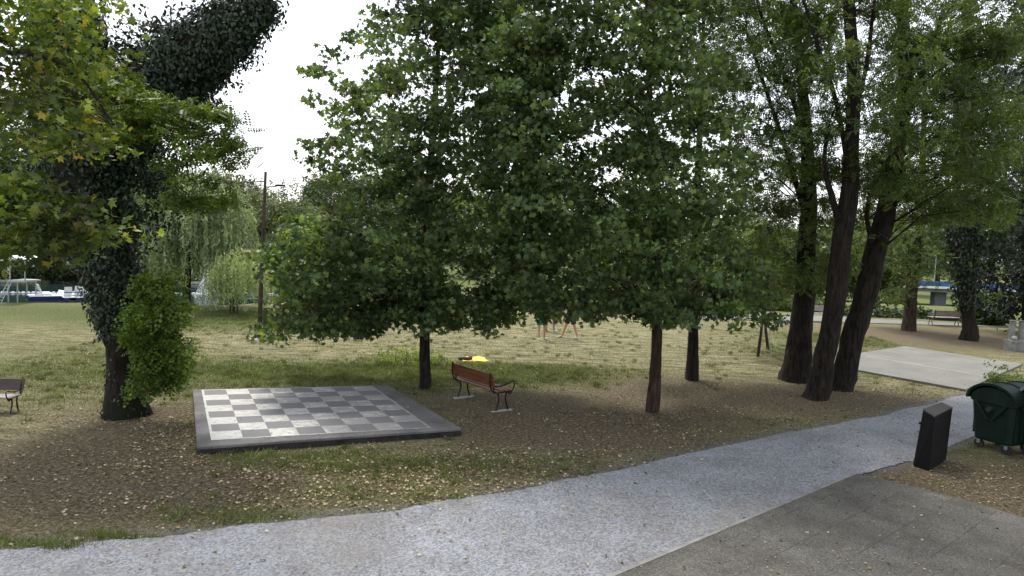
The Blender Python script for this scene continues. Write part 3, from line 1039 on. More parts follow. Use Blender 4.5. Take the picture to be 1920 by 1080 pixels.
# ------------------------------------------------------------------ waste container
def make_container(body, lidm, L=.44, D=.42):
    """1.2 m long (x), 1.0 m deep (y), dome lid; origin at ground centre"""
    root = empty('waste_container')
    rings = []
    for z, kx, ky in ((.20, .84, .80), (.24, .87, .84), (.62, .93, .91), (1.00, .985, .97), (1.02, 1.04, 1.04), (1.07, 1.04, 1.04), (1.07, .98, .97), (1.0, .95, .93)):
        x, y, c = L * kx, D * ky, .07
        rings.append([(-x + c, -y, z), (x - c, -y, z), (x, -y + c, z), (x, y - c, z), (x - c, y, z), (-x + c, y, z), (-x, y - c, z), (-x, -y + c, z)])
    b_ = MB().loft(rings)
    for x in (-L * .6, -L * .2, L * .2, L * .6):
        for sy in (-1, 1):
            b_.box(x - .022, x + .022, sy * D * .9 - .025, sy * D * .9 + .045 * 1, .30, .94, .006)
    body_o = b_.build('body', body, root)
    # end panels: raised arch under the lid on both short ends + pivot ribs
    for sx in (-1, 1):
        pts = []
        for k in range(13):
            a_ = math.pi * k / 12
            pts.append((sx * (L - .01), -math.cos(a_) * D * .98, 1.05 + math.sin(a_) * .30))
        pr = MB().loft([[(x - .015 * 1, y, z) for x, y, z in pts], [(x + .015, y, z) for x, y, z in pts]])
        pr.tube([(sx * (L + .03), -D * .72, 1.04), (sx * (L + .035), -.05, .68), (sx * (L + .035), .05, .68), (sx * (L + .03), D * .72, 1.04)], .028, 6)
        pr.build('end_arch', body, root)
        MB().tube([(sx * (L - .02), 0, .90), (sx * (L + .09), 0, .90)], .05, 12).build('trunnion', M['rubber'], body_o)
    lid = MB()
    ro, ri = [], []
    for k in range(17):
        a_ = math.pi * k / 16
        y, z = -math.cos(a_) * (D + .045), 1.065 + math.sin(a_) * .36
        y2, z2 = -math.cos(a_) * (D + .015), 1.065 + math.sin(a_) * .33
        ro.append((y, z)); ri.append((y2, z2))
    outline = ro + ri[::-1]
    lid.loft([[(-L - .05, y, z) for y, z in outline], [(L + .05, y, z) for y, z in outline]])
    for x in (-L - .02, 0, L + .02):
        out2 = [(-math.cos(math.pi * k / 16) * (D + .062), 1.065 + math.sin(math.pi * k / 16) * .378) for k in range(17)]
        lid.loft([[(x - .03, y, z) for y, z in out2 + ro[::-1]], [(x + .03, y, z) for y, z in out2 + ro[::-1]]])
    lid_o = lid.build('lid', lidm, root)
    MB().tube([(-L * .75, -D - .085, 1.03), (L * .75, -D - .085, 1.03)], .018, 8).build('handle_bar', lidm, lid_o)
    for x in (-L * .68, L * .68):
        for y in (-D * .62, D * .62):
            w = MB().tube([(x - .022, y, .095), (x + .022, y, .095)], .095, 16)
            fk_ = MB().box(x - .045, x + .045, y - .03, y + .03, .10, .21, .008).build('caster', M['galv'], root)
            w.build('wheel', M['rubber'], fk_)
    return root


g0, g1 = G(1828, 838), G(1884, 852)
cont = make_container(M['green_plastic'], M['green_plastic'])
# short end (local -X) faces the camera's left
mid = (g0 + g1) / 2
ea = math.radians(24)
axis = np.array([math.cos(ea), math.sin(ea), 0])
mid = G(1855, 846)
cpos = mid + axis * .38
cont.location = (cpos[0], cpos[1], 0)
cont.rotation_euler = (0, 0, ea)
cont.scale = (1, 1, .92)
tag(cont, 'green wheeled waste container with rounded lid beside the gravel path', 'waste container')
c2 = make_container(simple('brown_plastic', (.018, .014, .011), .5, 0, .3, 3), simple('grey_blue_lid', (.16, .19, .24), .45, 0, .15, 3))
p2 = G(1972, 858)
c2.location = (p2[0], p2[1], 0)
c2.rotation_euler = (0, 0, ea + .05)
tag(c2, 'dark brown waste container with grey lid, cut off by the right edge', 'waste container')


# ------------------------------------------------------------------ trees
def tree_root(name, base, label, cat='tree', group=None):
    r = empty(name, (float(base[0]), float(base[1]), float(base[2])))
    tag(r, label, cat, group)
    return r


def trunk_path(pix, dist0, lean=None):
    """pixel centre line + pixel widths -> world points and radii. lean: distance change per point"""
    pts, rad = [], []
    for i, (x, y, w) in enumerate(pix):
        d = dist0 + (lean[i] if lean else 0)
        p = P(x, y, d)
        pts.append(p); rad.append(w / 2 / (960 * F) * d)
    return pts, rad


def build_trunk(root, pts, rad, mat, n=12, wob=.10, name='trunk', flare=1.35):
    k = 5
    sp_ = smooth_path(pts, k)
    rr = []
    for i in range(len(sp_)):
        t = i / k; a_ = int(min(t, len(rad) - 2)); f = t - a_
        rr.append(rad[a_] * (1 - f) + rad[a_ + 1] * f)
    b0_ = sp_[0] - np.array([0, 0, .12])
    mb_ = MB().tube([b0_] + sp_, [rr[0] * flare] + rr, n, True, wob)
    mb_.build(name, mat, root, True, world=True)
    return sp_, rr


SCALE = 960 * F


def broadleaf(label, base_px, pix, crown_polys, mat, tpl, size, dist=None, thick=2.0, group=None, bark=M['bark'], per=34, r=.28,
              name='plane_tree', flat=.45, r0=.012, every=5, zmin=2.1, front=(), zsq=.45, axis=(0, 0, -.5)):
    base = G(*base_px)
    d0 = base[1] if dist is None else dist
    root = tree_root(name, base, label, 'tree', group)
    pts, rad = trunk_path(pix, d0)
    pts[0] = base
    spine, rr = build_trunk(root, pts, rad, bark)
    allc = []
    for poly, n in crown_polys:
        allc.append(clusters(poly, n, d0, thick))
    for poly, n in front:
        allc.append(clusters(poly, n, d0 - 1.1, .45))
    cen = np.concatenate(allc)
    cen = cen[cen[:, 2] > .9]
    tm = MB(); twigs(tm, spine, cen, r0, 4, .10, every, zmin)
    tm.build('branches', bark, root, world=True)
    pos = puff(cen, per, r, zsq)
    leaves('crown', pos, rng.uniform(.6, 1.3, len(pos)) * size, tpl, mat, root, flat, np.array(axis), 1.0)
    return root, spine, cen


# plane / maple trees in the middle
A_poly = [(735, -60), (700, 40), (650, 130), (600, 160), (605, 205), (655, 240), (612, 290), (608, 360), (640, 400), (600, 470), (640, 560), (700, 610), (850, 610), (960, 590), (1010, 480), (1010, 250), (960, 60), (950, -60)]
A_low = [(498, 602), (530, 575), (560, 520), (520, 470), (560, 430), (520, 400), (590, 395), (680, 430), (740, 520), (760, 590), (700, 625), (640, 632), (560, 632), (500, 622)]
A_skirt = [(700, 555), (970, 545), (985, 590), (940, 608), (880, 605), (830, 615), (760, 598), (700, 615)]
A_mid = [(880, -40), (1060, -40), (1060, 250), (1040, 480), (1040, 560), (930, 560), (900, 300)]
A_top = [(735, -60), (950, -60), (900, -420), (800, -420)]
broadleaf('tall leafy tree with dark trunk between the chessboard slab and the brown bench', (797, 727),
          [(797, 727, 24), (797, 640, 19), (800, 480, 17), (808, 300, 13), (820, 120, 9), (830, -80, 5), (835, -300, 2)],
          [(A_poly, 470), (A_low, 210), (A_skirt, 80), (A_mid, 130), (A_top, 60)], M['maple'], T_MAPLE, .165, thick=2.3, per=46, r=.22, flat=.35,
          front=[([(770, -40), (860, -40), (850, 300), (845, 590), (750, 590), (760, 300)], 70)])
B_poly = [(960, -60), (940, 60), (960, 300), (930, 420), (960, 540), (1000, 578), (1100, 580), (1200, 588), (1380, 590), (1425, 560), (1425, 490), (1395, 420), (1390, 300), (1370, 150), (1330, -60)]
B_skirt = [(980, 560), (1420, 555), (1410, 592), (1370, 588), (1290, 578), (1240, 594), (1180, 602), (1130, 585), (1070, 588), (1010, 584)]
B_mid = [(900, 60), (1040, 20), (1060, 300), (1040, 560), (960, 560), (900, 300)]
B_top = [(960, -60), (1330, -60), (1260, -420), (1060, -420)]
broadleaf('leafy tree with reddish brown trunk standing right of the brown bench', (1222, 773),
          [(1222, 773, 27), (1229, 700, 22), (1232, 600, 18), (1230, 480, 16), (1222, 300, 13), (1216, 120, 9), (1210, -80, 5), (1205, -300, 2)],
          [(B_poly, 560), (B_skirt, 100), (B_mid, 90), (B_top, 60)], M['maple'], T_MAPLE, .16, thick=2.2, per=46, r=.22, flat=.35,
          front=[([(1180, -40), (1250, -40), (1265, 300), (1270, 575), (1190, 575), (1180, 300)], 46)], bark=M['bark_pale'])
C_poly = [(1180, 100), (1170, 560), (1400, 575), (1440, 500), (1430, 350), (1400, 100), (1350, -60), (1200, -60)]
broadleaf('dark trunked leafy tree standing behind the reddish brown trunk', (1297, 712),
          [(1297, 712, 26), (1300, 620, 18), (1303, 500, 16), (1310, 300, 12), (1318, 100, 8), (1320, -100, 3)],
          [(C_poly, 240), ([(1200, -60), (1350, -60), (1320, -300), (1240, -300)], 30)], M['maple'], T_MAPLE, .155, thick=2.0, per=34, r=.3)
# young pair right of them
for bx, tx, by, lb in ((1421, 1432, 669, 'slender young tree with thin trunk leaning right, nearer one of the two saplings'),
                       (1440, 1436, 655, 'slender young tree with thin upright trunk, farther one of the two saplings')):
    poly = [(tx - 45, 575), (tx - 60, 500), (tx - 40, 440), (tx, 400), (tx + 40, 440), (tx + 50, 510), (tx + 35, 575)]
    broadleaf(lb, (bx, by), [(bx, by, 6), (tx - 2, 590, 4.5), (tx + 2, 480, 3.5), (tx + 2, 410, 2)], [(poly, 42)], M['locust'], T_PIN, .26,
              thick=1.0, per=22, r=.22, name='young_tree', r0=.010, zmin=1.5, group='young trees beside the leaning trunks', bark=M['bark_pale'])


# ---- locust trees on the right
def locust(label, base_px, pix, forks, polys, thick, per=34, r=.34, mat=M['locust'], size=.27, bark=M['bark'], group=None, lean=None, r0=.018):
    base = G(*base_px)
    root = tree_root('locust_tree', base, label, 'tree', group)
    pts, rad = trunk_path(pix, base[1], lean)
    pts[0] = base
    spine, rr = build_trunk(root, pts, rad, bark, 14, .14, flare=1.2)
    full = list(spine)
    for fk in forks:
        fp, fr_ = trunk_path(fk, base[1])
        s2, _ = build_trunk(root, fp, fr_, bark, 8, .08, 'limb', 1.0)
        full += s2
    cen = np.concatenate([clusters(p, n, base[1], thick) for p, n in polys])
    tm = MB(); twigs(tm, full, cen, r0, 4, .14, 3, 3.2)
    tm.build('branches', bark, root, world=True)
    cen = cen[::3] if len(cen) > 400 else cen[rng.random(len(cen)) < .64]
    pos = puff(cen, per, r, .5)
    leaves('crown', pos, rng.uniform(.7, 1.25, len(pos)) * size, T_PIN, mat, root, .45, np.array([0, 0, -.15]), 1.0)
    return root


top_r = [(1330, -40), (1900, -40), (1900, -420), (1380, -420)]
locust('tree with thick black flared trunk, leftmost of three big trees beside the court', (1490, 713),
       [(1490, 713, 62), (1497, 660, 46), (1506, 580, 38), (1512, 480, 33), (1516, 380, 29), (1512, 250, 22), (1500, 120, 16), (1480, -80, 10), (1470, -300, 4)],
       [[(1514, 420, 12), (1480, 300, 9), (1440, 180, 7), (1400, 60, 5)], [(1512, 260, 12), (1470, 140, 8), (1425, 20, 6), (1400, -100, 4)]],
       [([(1330, 0), (1420, -40), (1560, -40), (1560, 250), (1540, 400), (1480, 430), (1400, 380), (1360, 200)], 210), ([(1430, 380), (1590, 380), (1570, 520), (1440, 540), (1400, 450)], 60), (top_r, 40)], 2.2)
locust('tall forked dark tree, middle one of three big trees beside the court', (1530, 747),
       [(1530, 747, 48), (1543, 690, 38), (1560, 600, 36), (1575, 480, 36), (1590, 380, 32), (1597, 280, 27), (1600, 150, 23), (1592, 0, 20), (1585, -160, 12), (1580, -380, 4)],
       [[(1580, 440, 14), (1560, 370, 12), (1546, 310, 9), (1552, 240, 6)], [(1592, 330, 10), (1570, 200, 9), (1535, 90, 7), (1500, -20, 5)], [(1605, 200, 9), (1625, 120, 8), (1640, 0, 6)]],
       [([(1470, -40), (1720, -40), (1700, 120), (1660, 300), (1560, 330), (1480, 250)], 140), (top_r, 30)], 2.2)
locust('dark tree leaning right, rightmost of three big trees beside the court', (1577, 730),
       [(1577, 730, 46), (1590, 670, 40), (1612, 590, 40), (1638, 490, 38), (1662, 390, 34), (1682, 280, 28), (1698, 150, 25), (1692, 0, 19), (1690, -160, 12), (1690, -380, 4)],
       [[(1640, 480, 10), (1625, 400, 8), (1640, 340, 6)], [(1690, 230, 12), (1730, 130, 9), (1770, 20, 6)]],
       [([(1640, 150), (1700, 60), (1860, 80), (1880, 250), (1860, 380), (1800, 430), (1720, 420), (1640, 440), (1590, 380), (1620, 250)], 260), ([(1660, -40), (1900, -40), (1900, 100), (1700, 120)], 80), (top_r, 40)], 2.4)
locust('brown trunked forked tree at the back edge of the concrete court', (1704, 620),
       [(1704, 620, 26), (1708, 560, 20), (1718, 480, 18), (1728, 400, 15), (1730, 300, 11), (1735, 150, 6)],
       [[(1710, 540, 13), (1700, 470, 10), (1692, 400, 7)]],
       [([(1640, 440), (1700, 430), (1750, 420), (1745, 460), (1700, 500), (1690, 560), (1650, 560), (1620, 500)], 50), ([(1620, 300), (1820, 300), (1820, 420), (1640, 420)], 90)], 3.5, r=.5, size=.34, bark=M['bark_pale'])


# ---- ivy clad trees
def ivy_on(root, spine, rad, density, size, mat, thickk=.18, name='ivy', i0=0, i1=None, tpl=T_OVAL):
    sp_ = np.array(spine[i0:i1]); rr = np.array(rad[i0:i1])
    seg = np.linalg.norm(np.diff(sp_, axis=0), axis=1)
    area = (seg * 2 * np.pi * (rr[:-1] + rr[1:]) / 2).sum()
    n = int(area * density)
    w = seg * (rr[:-1] + rr[1:]); w /= w.sum()
    k = rng.choice(len(seg), n, p=w); t = rng.random(n)[:, None]
    c = sp_[k] * (1 - t) + sp_[k + 1] * t; R = (rr[k] * (1 - t[:, 0]) + rr[k + 1] * t[:, 0])
    tg = sp_[k + 1] - sp_[k]; tg /= np.linalg.norm(tg, axis=1, keepdims=True)
    a_ = rng.normal(size=(n, 3)); a_ -= tg * (a_ * tg).sum(1, keepdims=True); a_ /= np.linalg.norm(a_, axis=1, keepdims=True)
    lump = 1 + .14 * np.sin(c[:, 2] * 3.1 + a_[:, 0] * 3) * np.cos(c[:, 0] * 2.3 + a_[:, 1] * 4) + .16 * np.sin(c[:, 2] * 7 + a_[:, 0] * 7) * np.sin(c[:, 0] * 6.3 + a_[:, 1] * 5)
    pos = c + a_ * (R * lump)[:, None] + a_ * np.minimum(np.abs(rng.normal(size=(n, 1))), 1.4) * thickk
    nr = a_ + rng.normal(size=(n, 3)) * .45 + np.array([0, 0, .3]); nr /= np.linalg.norm(nr, axis=1, keepdims=True)
    dv = np.array([0, 0, -1.0]) + rng.normal(size=(n, 3)) * .5
    v = dv - nr * (dv * nr).sum(1, keepdims=True); v /= np.linalg.norm(v, axis=1, keepdims=True)
    u = np.cross(v, nr)
    return leaves(name, pos, rng.uniform(.7, 1.3, n) * size, tpl, mat, root, fr=(u, v, nr))


base = G(236, 778)
ivt = tree_root('ivy_clad_tree', base, 'massive old tree overgrown with dark ivy, its thick trunk bulging left of the chessboard slab', 'tree')
pix = [(238, 778, 84), (232, 720, 60), (230, 650, 58), (222, 590, 70), (205, 520, 84), (196, 470, 86), (175, 400, 110), (152, 320, 125), (150, 250, 130), (135, 150, 120), (120, 0, 100), (110, -200, 60)]
pts, rad = trunk_path(pix, base[1]); pts[0] = base
spine, rr = build_trunk(ivt, pts, rad, M['bark_ivy'], 16, .13, flare=1.1)
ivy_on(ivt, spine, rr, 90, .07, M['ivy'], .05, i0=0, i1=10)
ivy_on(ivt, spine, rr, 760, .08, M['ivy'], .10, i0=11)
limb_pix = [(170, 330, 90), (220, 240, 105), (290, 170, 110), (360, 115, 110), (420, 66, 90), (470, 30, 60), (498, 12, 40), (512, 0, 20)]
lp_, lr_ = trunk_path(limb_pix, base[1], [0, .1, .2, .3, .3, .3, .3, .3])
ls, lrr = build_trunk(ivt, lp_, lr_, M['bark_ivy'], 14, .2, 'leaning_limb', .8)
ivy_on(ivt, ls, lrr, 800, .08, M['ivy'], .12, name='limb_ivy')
# bulging ivy under the limb, above the willow
cen = clusters([(90, 60), (200, 90), (320, 50), (430, 0), (510, 2), (515, 22), (478, 70), (440, 100), (412, 140), (395, 200), (340, 290), (300, 380), (280, 460), (235, 480), (190, 490), (150, 440), (110, 340), (80, 250)], 420, base[1] + .5, 1.1)
pos = puff(cen, 64, .17, .85)
leaves('ivy_curtain', pos, rng.uniform(.7, 1.3, len(pos)) * .085, T_OVAL, M['ivy'], ivt, .2, np.array([0, 0, -1.0]), .6)
# feathery leafy sprays in front of the ivy
cen = clusters([(170, 110), (230, 90), (240, 160), (330, 180), (400, 190), (440, 260), (455, 340), (420, 400), (330, 380), (320, 300), (250, 300), (190, 250)], 48, base[1] - 1.3, .5)
tm = MB(); twigs(tm, list(ls), cen, .010, 4, .12, 3); tm.build('branches', M['bark_ivy'], ivt, world=True)
pos = puff(cen, 34, .22, .32)
leaves('crown', pos, rng.uniform(.7, 1.25, len(pos)) * .24, T_PIN, M['spray'], ivt, .55, np.array([0, 0, -.5]))
cen = clusters([(-200, -60), (300, -60), (420, -20), (560, -420), (-200, -420)], 34, base[1], 2.0)
pos = puff(cen, 26, .4, .35)
leaves('upper_crown', pos, rng.uniform(.7, 1.25, len(pos)) * .26, T_PIN, M['locust'], ivt, .55, np.array([0, 0, -.5]))

# leafy suckers right of the trunk: a bush of its own
sb = G(300, 760)
bush = tree_root('sucker_bush', (sb[0], sb[1] - .1, 0), 'bright green leafy bush growing against the right side of the ivy clad trunk', 'bush')
st = MB()
cen = clusters([(262, 540), (290, 515), (318, 528), (326, 580), (332, 640), (330, 700), (305, 735), (262, 728), (246, 650)], 72, base[1] - .45, .45)
b0_ = np.array([sb[0] - .32, sb[1] + .05, .25])
for c in cen[::5]:
    st.tube(smooth_path([b0_ + rng.normal(size=3) * np.array([.12, .08, 0]), (b0_ + c) / 2 + np.array([random.uniform(-.1, .1), 0, .1]), c], 3), [.010] * 3 + [.007] * 3 + [.004], 4)
st.build('stems', M['bark_pale'], bush, world=True)
pos = puff(cen, 24, .15, .9)
leaves('foliage', pos, rng.uniform(.7, 1.3, len(pos)) * .22, tpl_pinnate(3, .26), M['shoot'], bush, .35, np.array([.3, 0, -.5]))

cen = clusters([(262, 515), (300, 510), (330, 545), (340, 600), (338, 680), (310, 730), (265, 725), (250, 600)], 34, base[1] - .5, .55)
pos = puff(cen, 9, .12, .9)
leaves('long_shoots', pos, rng.uniform(.7, 1.3, len(pos)) * .34, T_PIN, M['shoot'], bush, .3, np.array([.6, 0, -.3]))

# right-hand ivy clad trunk and the dark evergreen mass at the edge
base5 = G(1817, 638)
iv2 = tree_root('ivy_clad_tree', base5, 'dark ivy covered trunk right of the court, in front of the bridge', 'tree')
pts, rad = trunk_path([(1817, 638, 34), (1817, 600, 22), (1812, 540, 30), (1808, 460, 44), (1806, 380, 40), (1810, 250, 30), (1815, 50, 20), (1815, -150, 8)], base5[1]); pts[0] = base5
s5, r5 = build_trunk(iv2, pts, rad, M['bark_ivy'], 12, .15)
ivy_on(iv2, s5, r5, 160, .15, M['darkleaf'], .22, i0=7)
base6 = G(1935, 628)
ev = tree_root('dark_evergreen', base6, 'dense almost black evergreen filling the right edge of the photo', 'tree')
pts, rad = trunk_path([(1935, 628, 30), (1930, 500, 26), (1930, 300, 20), (1930, 0, 10), (1930, -200, 4)], base6[1]); pts[0] = base6
s6, r6 = build_trunk(ev, pts, rad, M['bark_ivy'], 10, .1)
cen = clusters([(1875, -60), (2040, -60), (2100, 300), (2100, 590), (1900, 600), (1885, 560), (1830, 520), (1850, 430), (1868, 250)], 520, base6[1], 3.0)
pos = puff(cen, 44, .42, .8)
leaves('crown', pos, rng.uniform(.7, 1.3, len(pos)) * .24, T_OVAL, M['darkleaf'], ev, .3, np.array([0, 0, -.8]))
cen = clusters([(1780, 150), (1900, 60), (1960, -60), (2000, 300), (1930, 420), (1900, 520), (1850, 500), (1830, 350)], 220, base6[1] - 3.5, 1.8)
pos = puff(cen, 26, .36, .5)
leaves('hanging_sprays', pos, rng.uniform(.7, 1.3, len(pos)) * .28, T_PIN, M['ivy'], ev, .4, np.array([0, 0, -.8]))

# ---- unseen tree added outside the right edge; its crown shades paving and bins
ob_ = np.array([14.5, 11.0, 0.0])
ot = tree_root('added_shade_tree', ob_, 'unseen dark tree added outside the right edge to shade the paving and bins', 'tree')
os_, _ = build_trunk(ot, [ob_, ob_ + [-.1, 0, 3], ob_ + [0, .1, 6], ob_ + [-.2, 0, 9], ob_ + [-.1, 0, 12]], [.32, .28, .24, .16, .06], M['bark'])
cen = []
while len(cen) < 620:
    q = rng.uniform(-1, 1, 3)
    if (q ** 2).sum() > 1: continue
    c = np.array([12.0, 6.5, 8.6]) + q * np.array([9.5, 10.0, 3.6])
    if np.linalg.norm(c - np.array([0, 0, CAM_H])) < 4.5: continue
    pxx = 960 + 1344 * c[0] / max(c[1], .5) + 0
    if c[1] > 1 and pxx < 2250 and (c[2] - CAM_H) / c[1] < .52 : continue
    cen.append(c)
cen = np.array(cen)
tm = MB(); twigs(tm, os_, cen, .018, 4, .1, 3, 3.5); tm.build('branches', M['bark'], ot, world=True)
pos = puff(cen, 50, .42, .5)
leaves('crown', pos, rng.uniform(.7, 1.3, len(pos)) * .20, T_OVAL, M['darkleaf'], ot, .4, np.array([0, 0, -.6]))

# ---- foreground maple reaching in from the left
NEAR = 6.6
mt_base = np.array([-7.4, 6.6, 0.0])
mt = tree_root('maple_tree', mt_base, 'near maple branches with yellowing star shaped leaves hanging in from the left edge', 'tree')
tp_ = [mt_base, mt_base + np.array([.1, 0, 2]), mt_base + np.array([0, 0, 4]), mt_base + np.array([.1, .1, 6.5]), mt_base + np.array([.1, .1, 9])]
ms, mr = build_trunk(mt, tp_, [.24, .2, .17, .12, .05], M['bark'])
n_l = []
polys = [([(-150, -50), (60, -50), (190, -20), (195, 80), (165, 150), (200, 215), (215, 275), (170, 290), (120, 275), (60, 300), (-150, 330)], 250, 7.0, .9),
         ([(-150, 340), (60, 330), (130, 370), (175, 400), (222, 435), (210, 465), (165, 470), (120, 505), (60, 480), (-150, 500)], 120, 6.3, .5)]
cn = [clusters(p, n, d, t) for p, n, d, t in polys]
cen = np.concatenate(cn)
tm = MB()
mains = [[tuple(ms[8]), tuple(P(-260, 60, 6.9)), tuple(P(-60, 90, 7)), tuple(P(120, 120, 7.0)), tuple(P(215, 235, 7))],
         [tuple(ms[6]), tuple(P(-250, 330, 6.3)), tuple(P(-40, 380, 6.3)), tuple(P(100, 400, 6.3)), tuple(P(230, 440, 6.3))],
         [tuple(ms[9]), tuple(P(-200, -100, 7.3)), tuple(P(20, -40, 7.2)), tuple(P(160, -20, 7.3))]]
ml = []
for mm in mains:
    sp2 = smooth_path(mm, 6); ml += sp2
    tm.tube(sp2, list(np.linspace(.045, .008, len(sp2))), 6)
twigs(tm, ml, cen, .006, 4, .05, 3)
tm.build('branches', M['bark'], mt, world=True)
pos = puff(cen, 19, .115, .6)
leaves('crown', pos, rng.uniform(.6, 1.25, len(pos)) * .098, T_MAPLE, M['maple_near'], mt, .45, np.array([.3, -.3, -.6]), .8)
cen = np.array([mt_base + np.array([random.uniform(-3, 2.2), random.uniform(-3, 3), random.uniform(7.5, 10)]) for _ in range(14)])
pos = puff(cen, 20, .35, .5)
leaves('upper_crown', pos, rng.uniform(.7, 1.2, len(pos)) * .15, T_MAPLE, M['maple_near'], mt, .4)


# ------------------------------------------------------------------ willows
def willow(root, base, pixpoly_top, dist, thick, nstr, slen, mat, leafsize, bottom_y, per=26, spine=None):
    """strands hanging from points in the upper crown"""
    top = clusters(pixpoly_top, nstr, dist, thick)
    P0, FR, SZ = [], [], []
    for t in top:
        L = random.uniform(slen * .5, slen)
        zb = base[2] + bottom_y
        L = min(L, t[2] - zb + random.uniform(-.3, .5))
        if L < .3: continue
        m_ = int(per * L / slen) + 4
        s = np.linspace(0, 1, m_)
        out = np.array([t[0] - base[0], t[1] - base[1], 0]); out /= np.linalg.norm(out) + 1e-6
        sway = random.uniform(.1, .4)
        p = t + out * (s[:, None] ** .6) * sway + np.array([0, 0, -1]) * (s * L)[:, None] + rng.normal(size=(m_, 3)) * .035
        P0.append(p)
    pos = np.concatenate(P0)
    return leaves('crown', pos, rng.uniform(.7, 1.3, len(pos)) * leafsize, tpl_oval(.28), mat, root, 0, np.array([0, 0, -1.0]), .35), top


wb = G(349, 573)
wr = tree_root('weeping_willow', wb, 'large weeping willow with trailing strands on the lake shore', 'willow')
pts, rad = trunk_path([(349, 573, 17), (352, 520, 12), (356, 450, 11), (362, 400, 8), (368, 350, 5)], wb[1]); pts[0] = wb
ws, _ = build_trunk(wr, pts, rad, M['bark'], 10, .1)
_, wt = willow(wr, wb, [(285, 470), (290, 420), (300, 350), (340, 320), (400, 315), (440, 345), (462, 400), (468, 450), (440, 400), (400, 420), (330, 440)], wb[1], 2.6, 520, 3.4, M['willow'], .26, 1.3, 34)
tm = MB(); twigs(tm, ws, wt, .03, 4, .35, 8); tm.build('branches', M['bark'], wr, world=True)
yb = G(438, 588)
yr = tree_root('young_willow', yb, 'small pale green weeping willow held between stakes near the lamp post', 'willow')
pts, rad = trunk_path([(438, 588, 5), (439, 540, 4), (442, 500, 3), (445, 475, 2)], yb[1]); pts[0] = yb
ws, _ = build_trunk(yr, pts, rad, M['bark_pale'], 6, .05)
_, wt = willow(yr, yb, [(388, 520), (410, 485), (440, 465), (470, 468), (495, 490), (512, 525), (470, 500), (430, 510)], yb[1], 1.4, 300, 1.9, M['willow_young'], .16, .45, 24)
tm = MB(); twigs(tm, ws, wt, .012, 3, .3, 8); tm.build('branches', M['bark_pale'], yr, world=True)
for dx, lbl in ((-6, 'stake standing left of the young willow trunk'), (7, 'stake standing right of the young willow trunk')):
    p = G(438 + dx, 589)
    s = MB().tube([(0, 0, -.2), (0, 0, .85)], .035, 6)
    s.sphere((0, 0, .86), .036, 6, 4)
    o = s.build('tree_stake', M['pole_wood']); o.location = tuple(p)
    tag(o, 'short wooden ' + lbl, 'stake', 'stakes of the young willow')

# ------------------------------------------------------------------ lamp post, litter bin, small sign post
lb = G(486, 636)
lpst = tree_root('lamp_post', lb, 'tall slim wooden lamp post with two arms near the young willow', 'lamp post')
tp = P(498, 322, lb[1]); 
def lp(px, py): return P(px, py, lb[1])
MB().tube([lb - np.array([0, 0, .2]), lp(490, 520), lp(494, 420), tp], [.085, .07, .06, .045], 10).build('pole', M['pole_wood'], lpst, True, world=True)
MB().tube([lp(497, 340), lp(480, 341), lp(464, 341)], .02, 6).build('arm', M['iron'], lpst, world=True)
MB().tube([lp(497, 351), lp(515, 349.5), lp(521, 348.5)], .02, 6).build('arm', M['iron'], lpst, world=True)
h = lp(525, 347.5)
MB().sphere(h, .12, 10, 6, (1.5, .7, .35)).build('lamp_head', M['iron'], lpst, True, world=True)
h = lp(462, 341)
MB().sphere(h, .09, 10, 6, (1.3, .7, .35)).build('lamp_head', M['iron'], lpst, True, world=True)
g = G(503, 633)
lbn = tree_root('litter_bin', g, 'small dark litter bin on a post right beside the lamp post', 'litter bin')
MB().tube([(0, 0, -.1), (0, 0, .45)], .025, 6).build('post', M['iron'], lbn)
MB().tube([(0, 0, .32), (0, 0, .36), (0, 0, .74)], [.10, .14, .16], 12).build('bin', M['black'], lbn)
MB().tube([(0, 0, .745), (0, 0, .765)], [.175, .165], 12).build('rim', M['iron'], lbn)
g = G(479, 637)
sg = tree_root('marker_post', g, 'short dark post on a white base just left of the lamp post', 'post')
MB().box(-.16, .16, -.12, .12, -.02, .05, .012).build('base', M['white'], sg)
MB().box(-.035, .035, -.03, .03, .05, .52, .008).build('post', M['pole_wood'], sg)

# ------------------------------------------------------------------ lake things
sh = G(98, 566)


def make_boat():
    r = empty('pedal_boat')
    for sy in (-1, 1):
        rings = []
        for x, w, z0, z1 in ((-1.0, .10, .16, .30), (-.85, .18, .10, .34), (.6, .18, .10, .34), (1.0, .12, .16, .36), (1.18, .03, .28, .38)):
            y = sy * .42
            rings.append([(x, y - w, z1), (x, y - w * .7, z0), (x, y + w * .7, z0), (x, y + w, z1)])
        MB().loft(rings).build('float', M['blue'], r)
    MB().box(-.95, .95, -.6, .6, .335, .39, .02).build('deck', M['white'], r)
    for sy in (-.28, .28):
        s = MB().box(-.35, .10, sy - .22, sy + .22, .39, .52, .03)
        s.loft([[(-.42, sy - .22, .45), (-.32, sy - .22, .45), (-.32, sy + .22, .45), (-.42, sy + .22, .45)],
                [(-.60, sy - .2, .98), (-.52, sy - .2, .98), (-.52, sy + .2, .98), (-.60, sy + .2, .98)]])
        s.build('seat', M['white'], r)
    fn = MB().loft([[(.45, -.5, .38), (.98, -.4, .38), (.98, .4, .38), (.45, .5, .38)], [(.5, -.42, .62), (.8, -.3, .56), (.8, .3, .56), (.5, .42, .62)]])
    fn.build('nose_cover', M['white'], r)
    st_ = MB()
    for z in (.62, .74, .86):
        st_.box(-.515, -.50, -.5, .5, z, z + .05)
    st_.build('stripe', M['blue'], r)
    return r


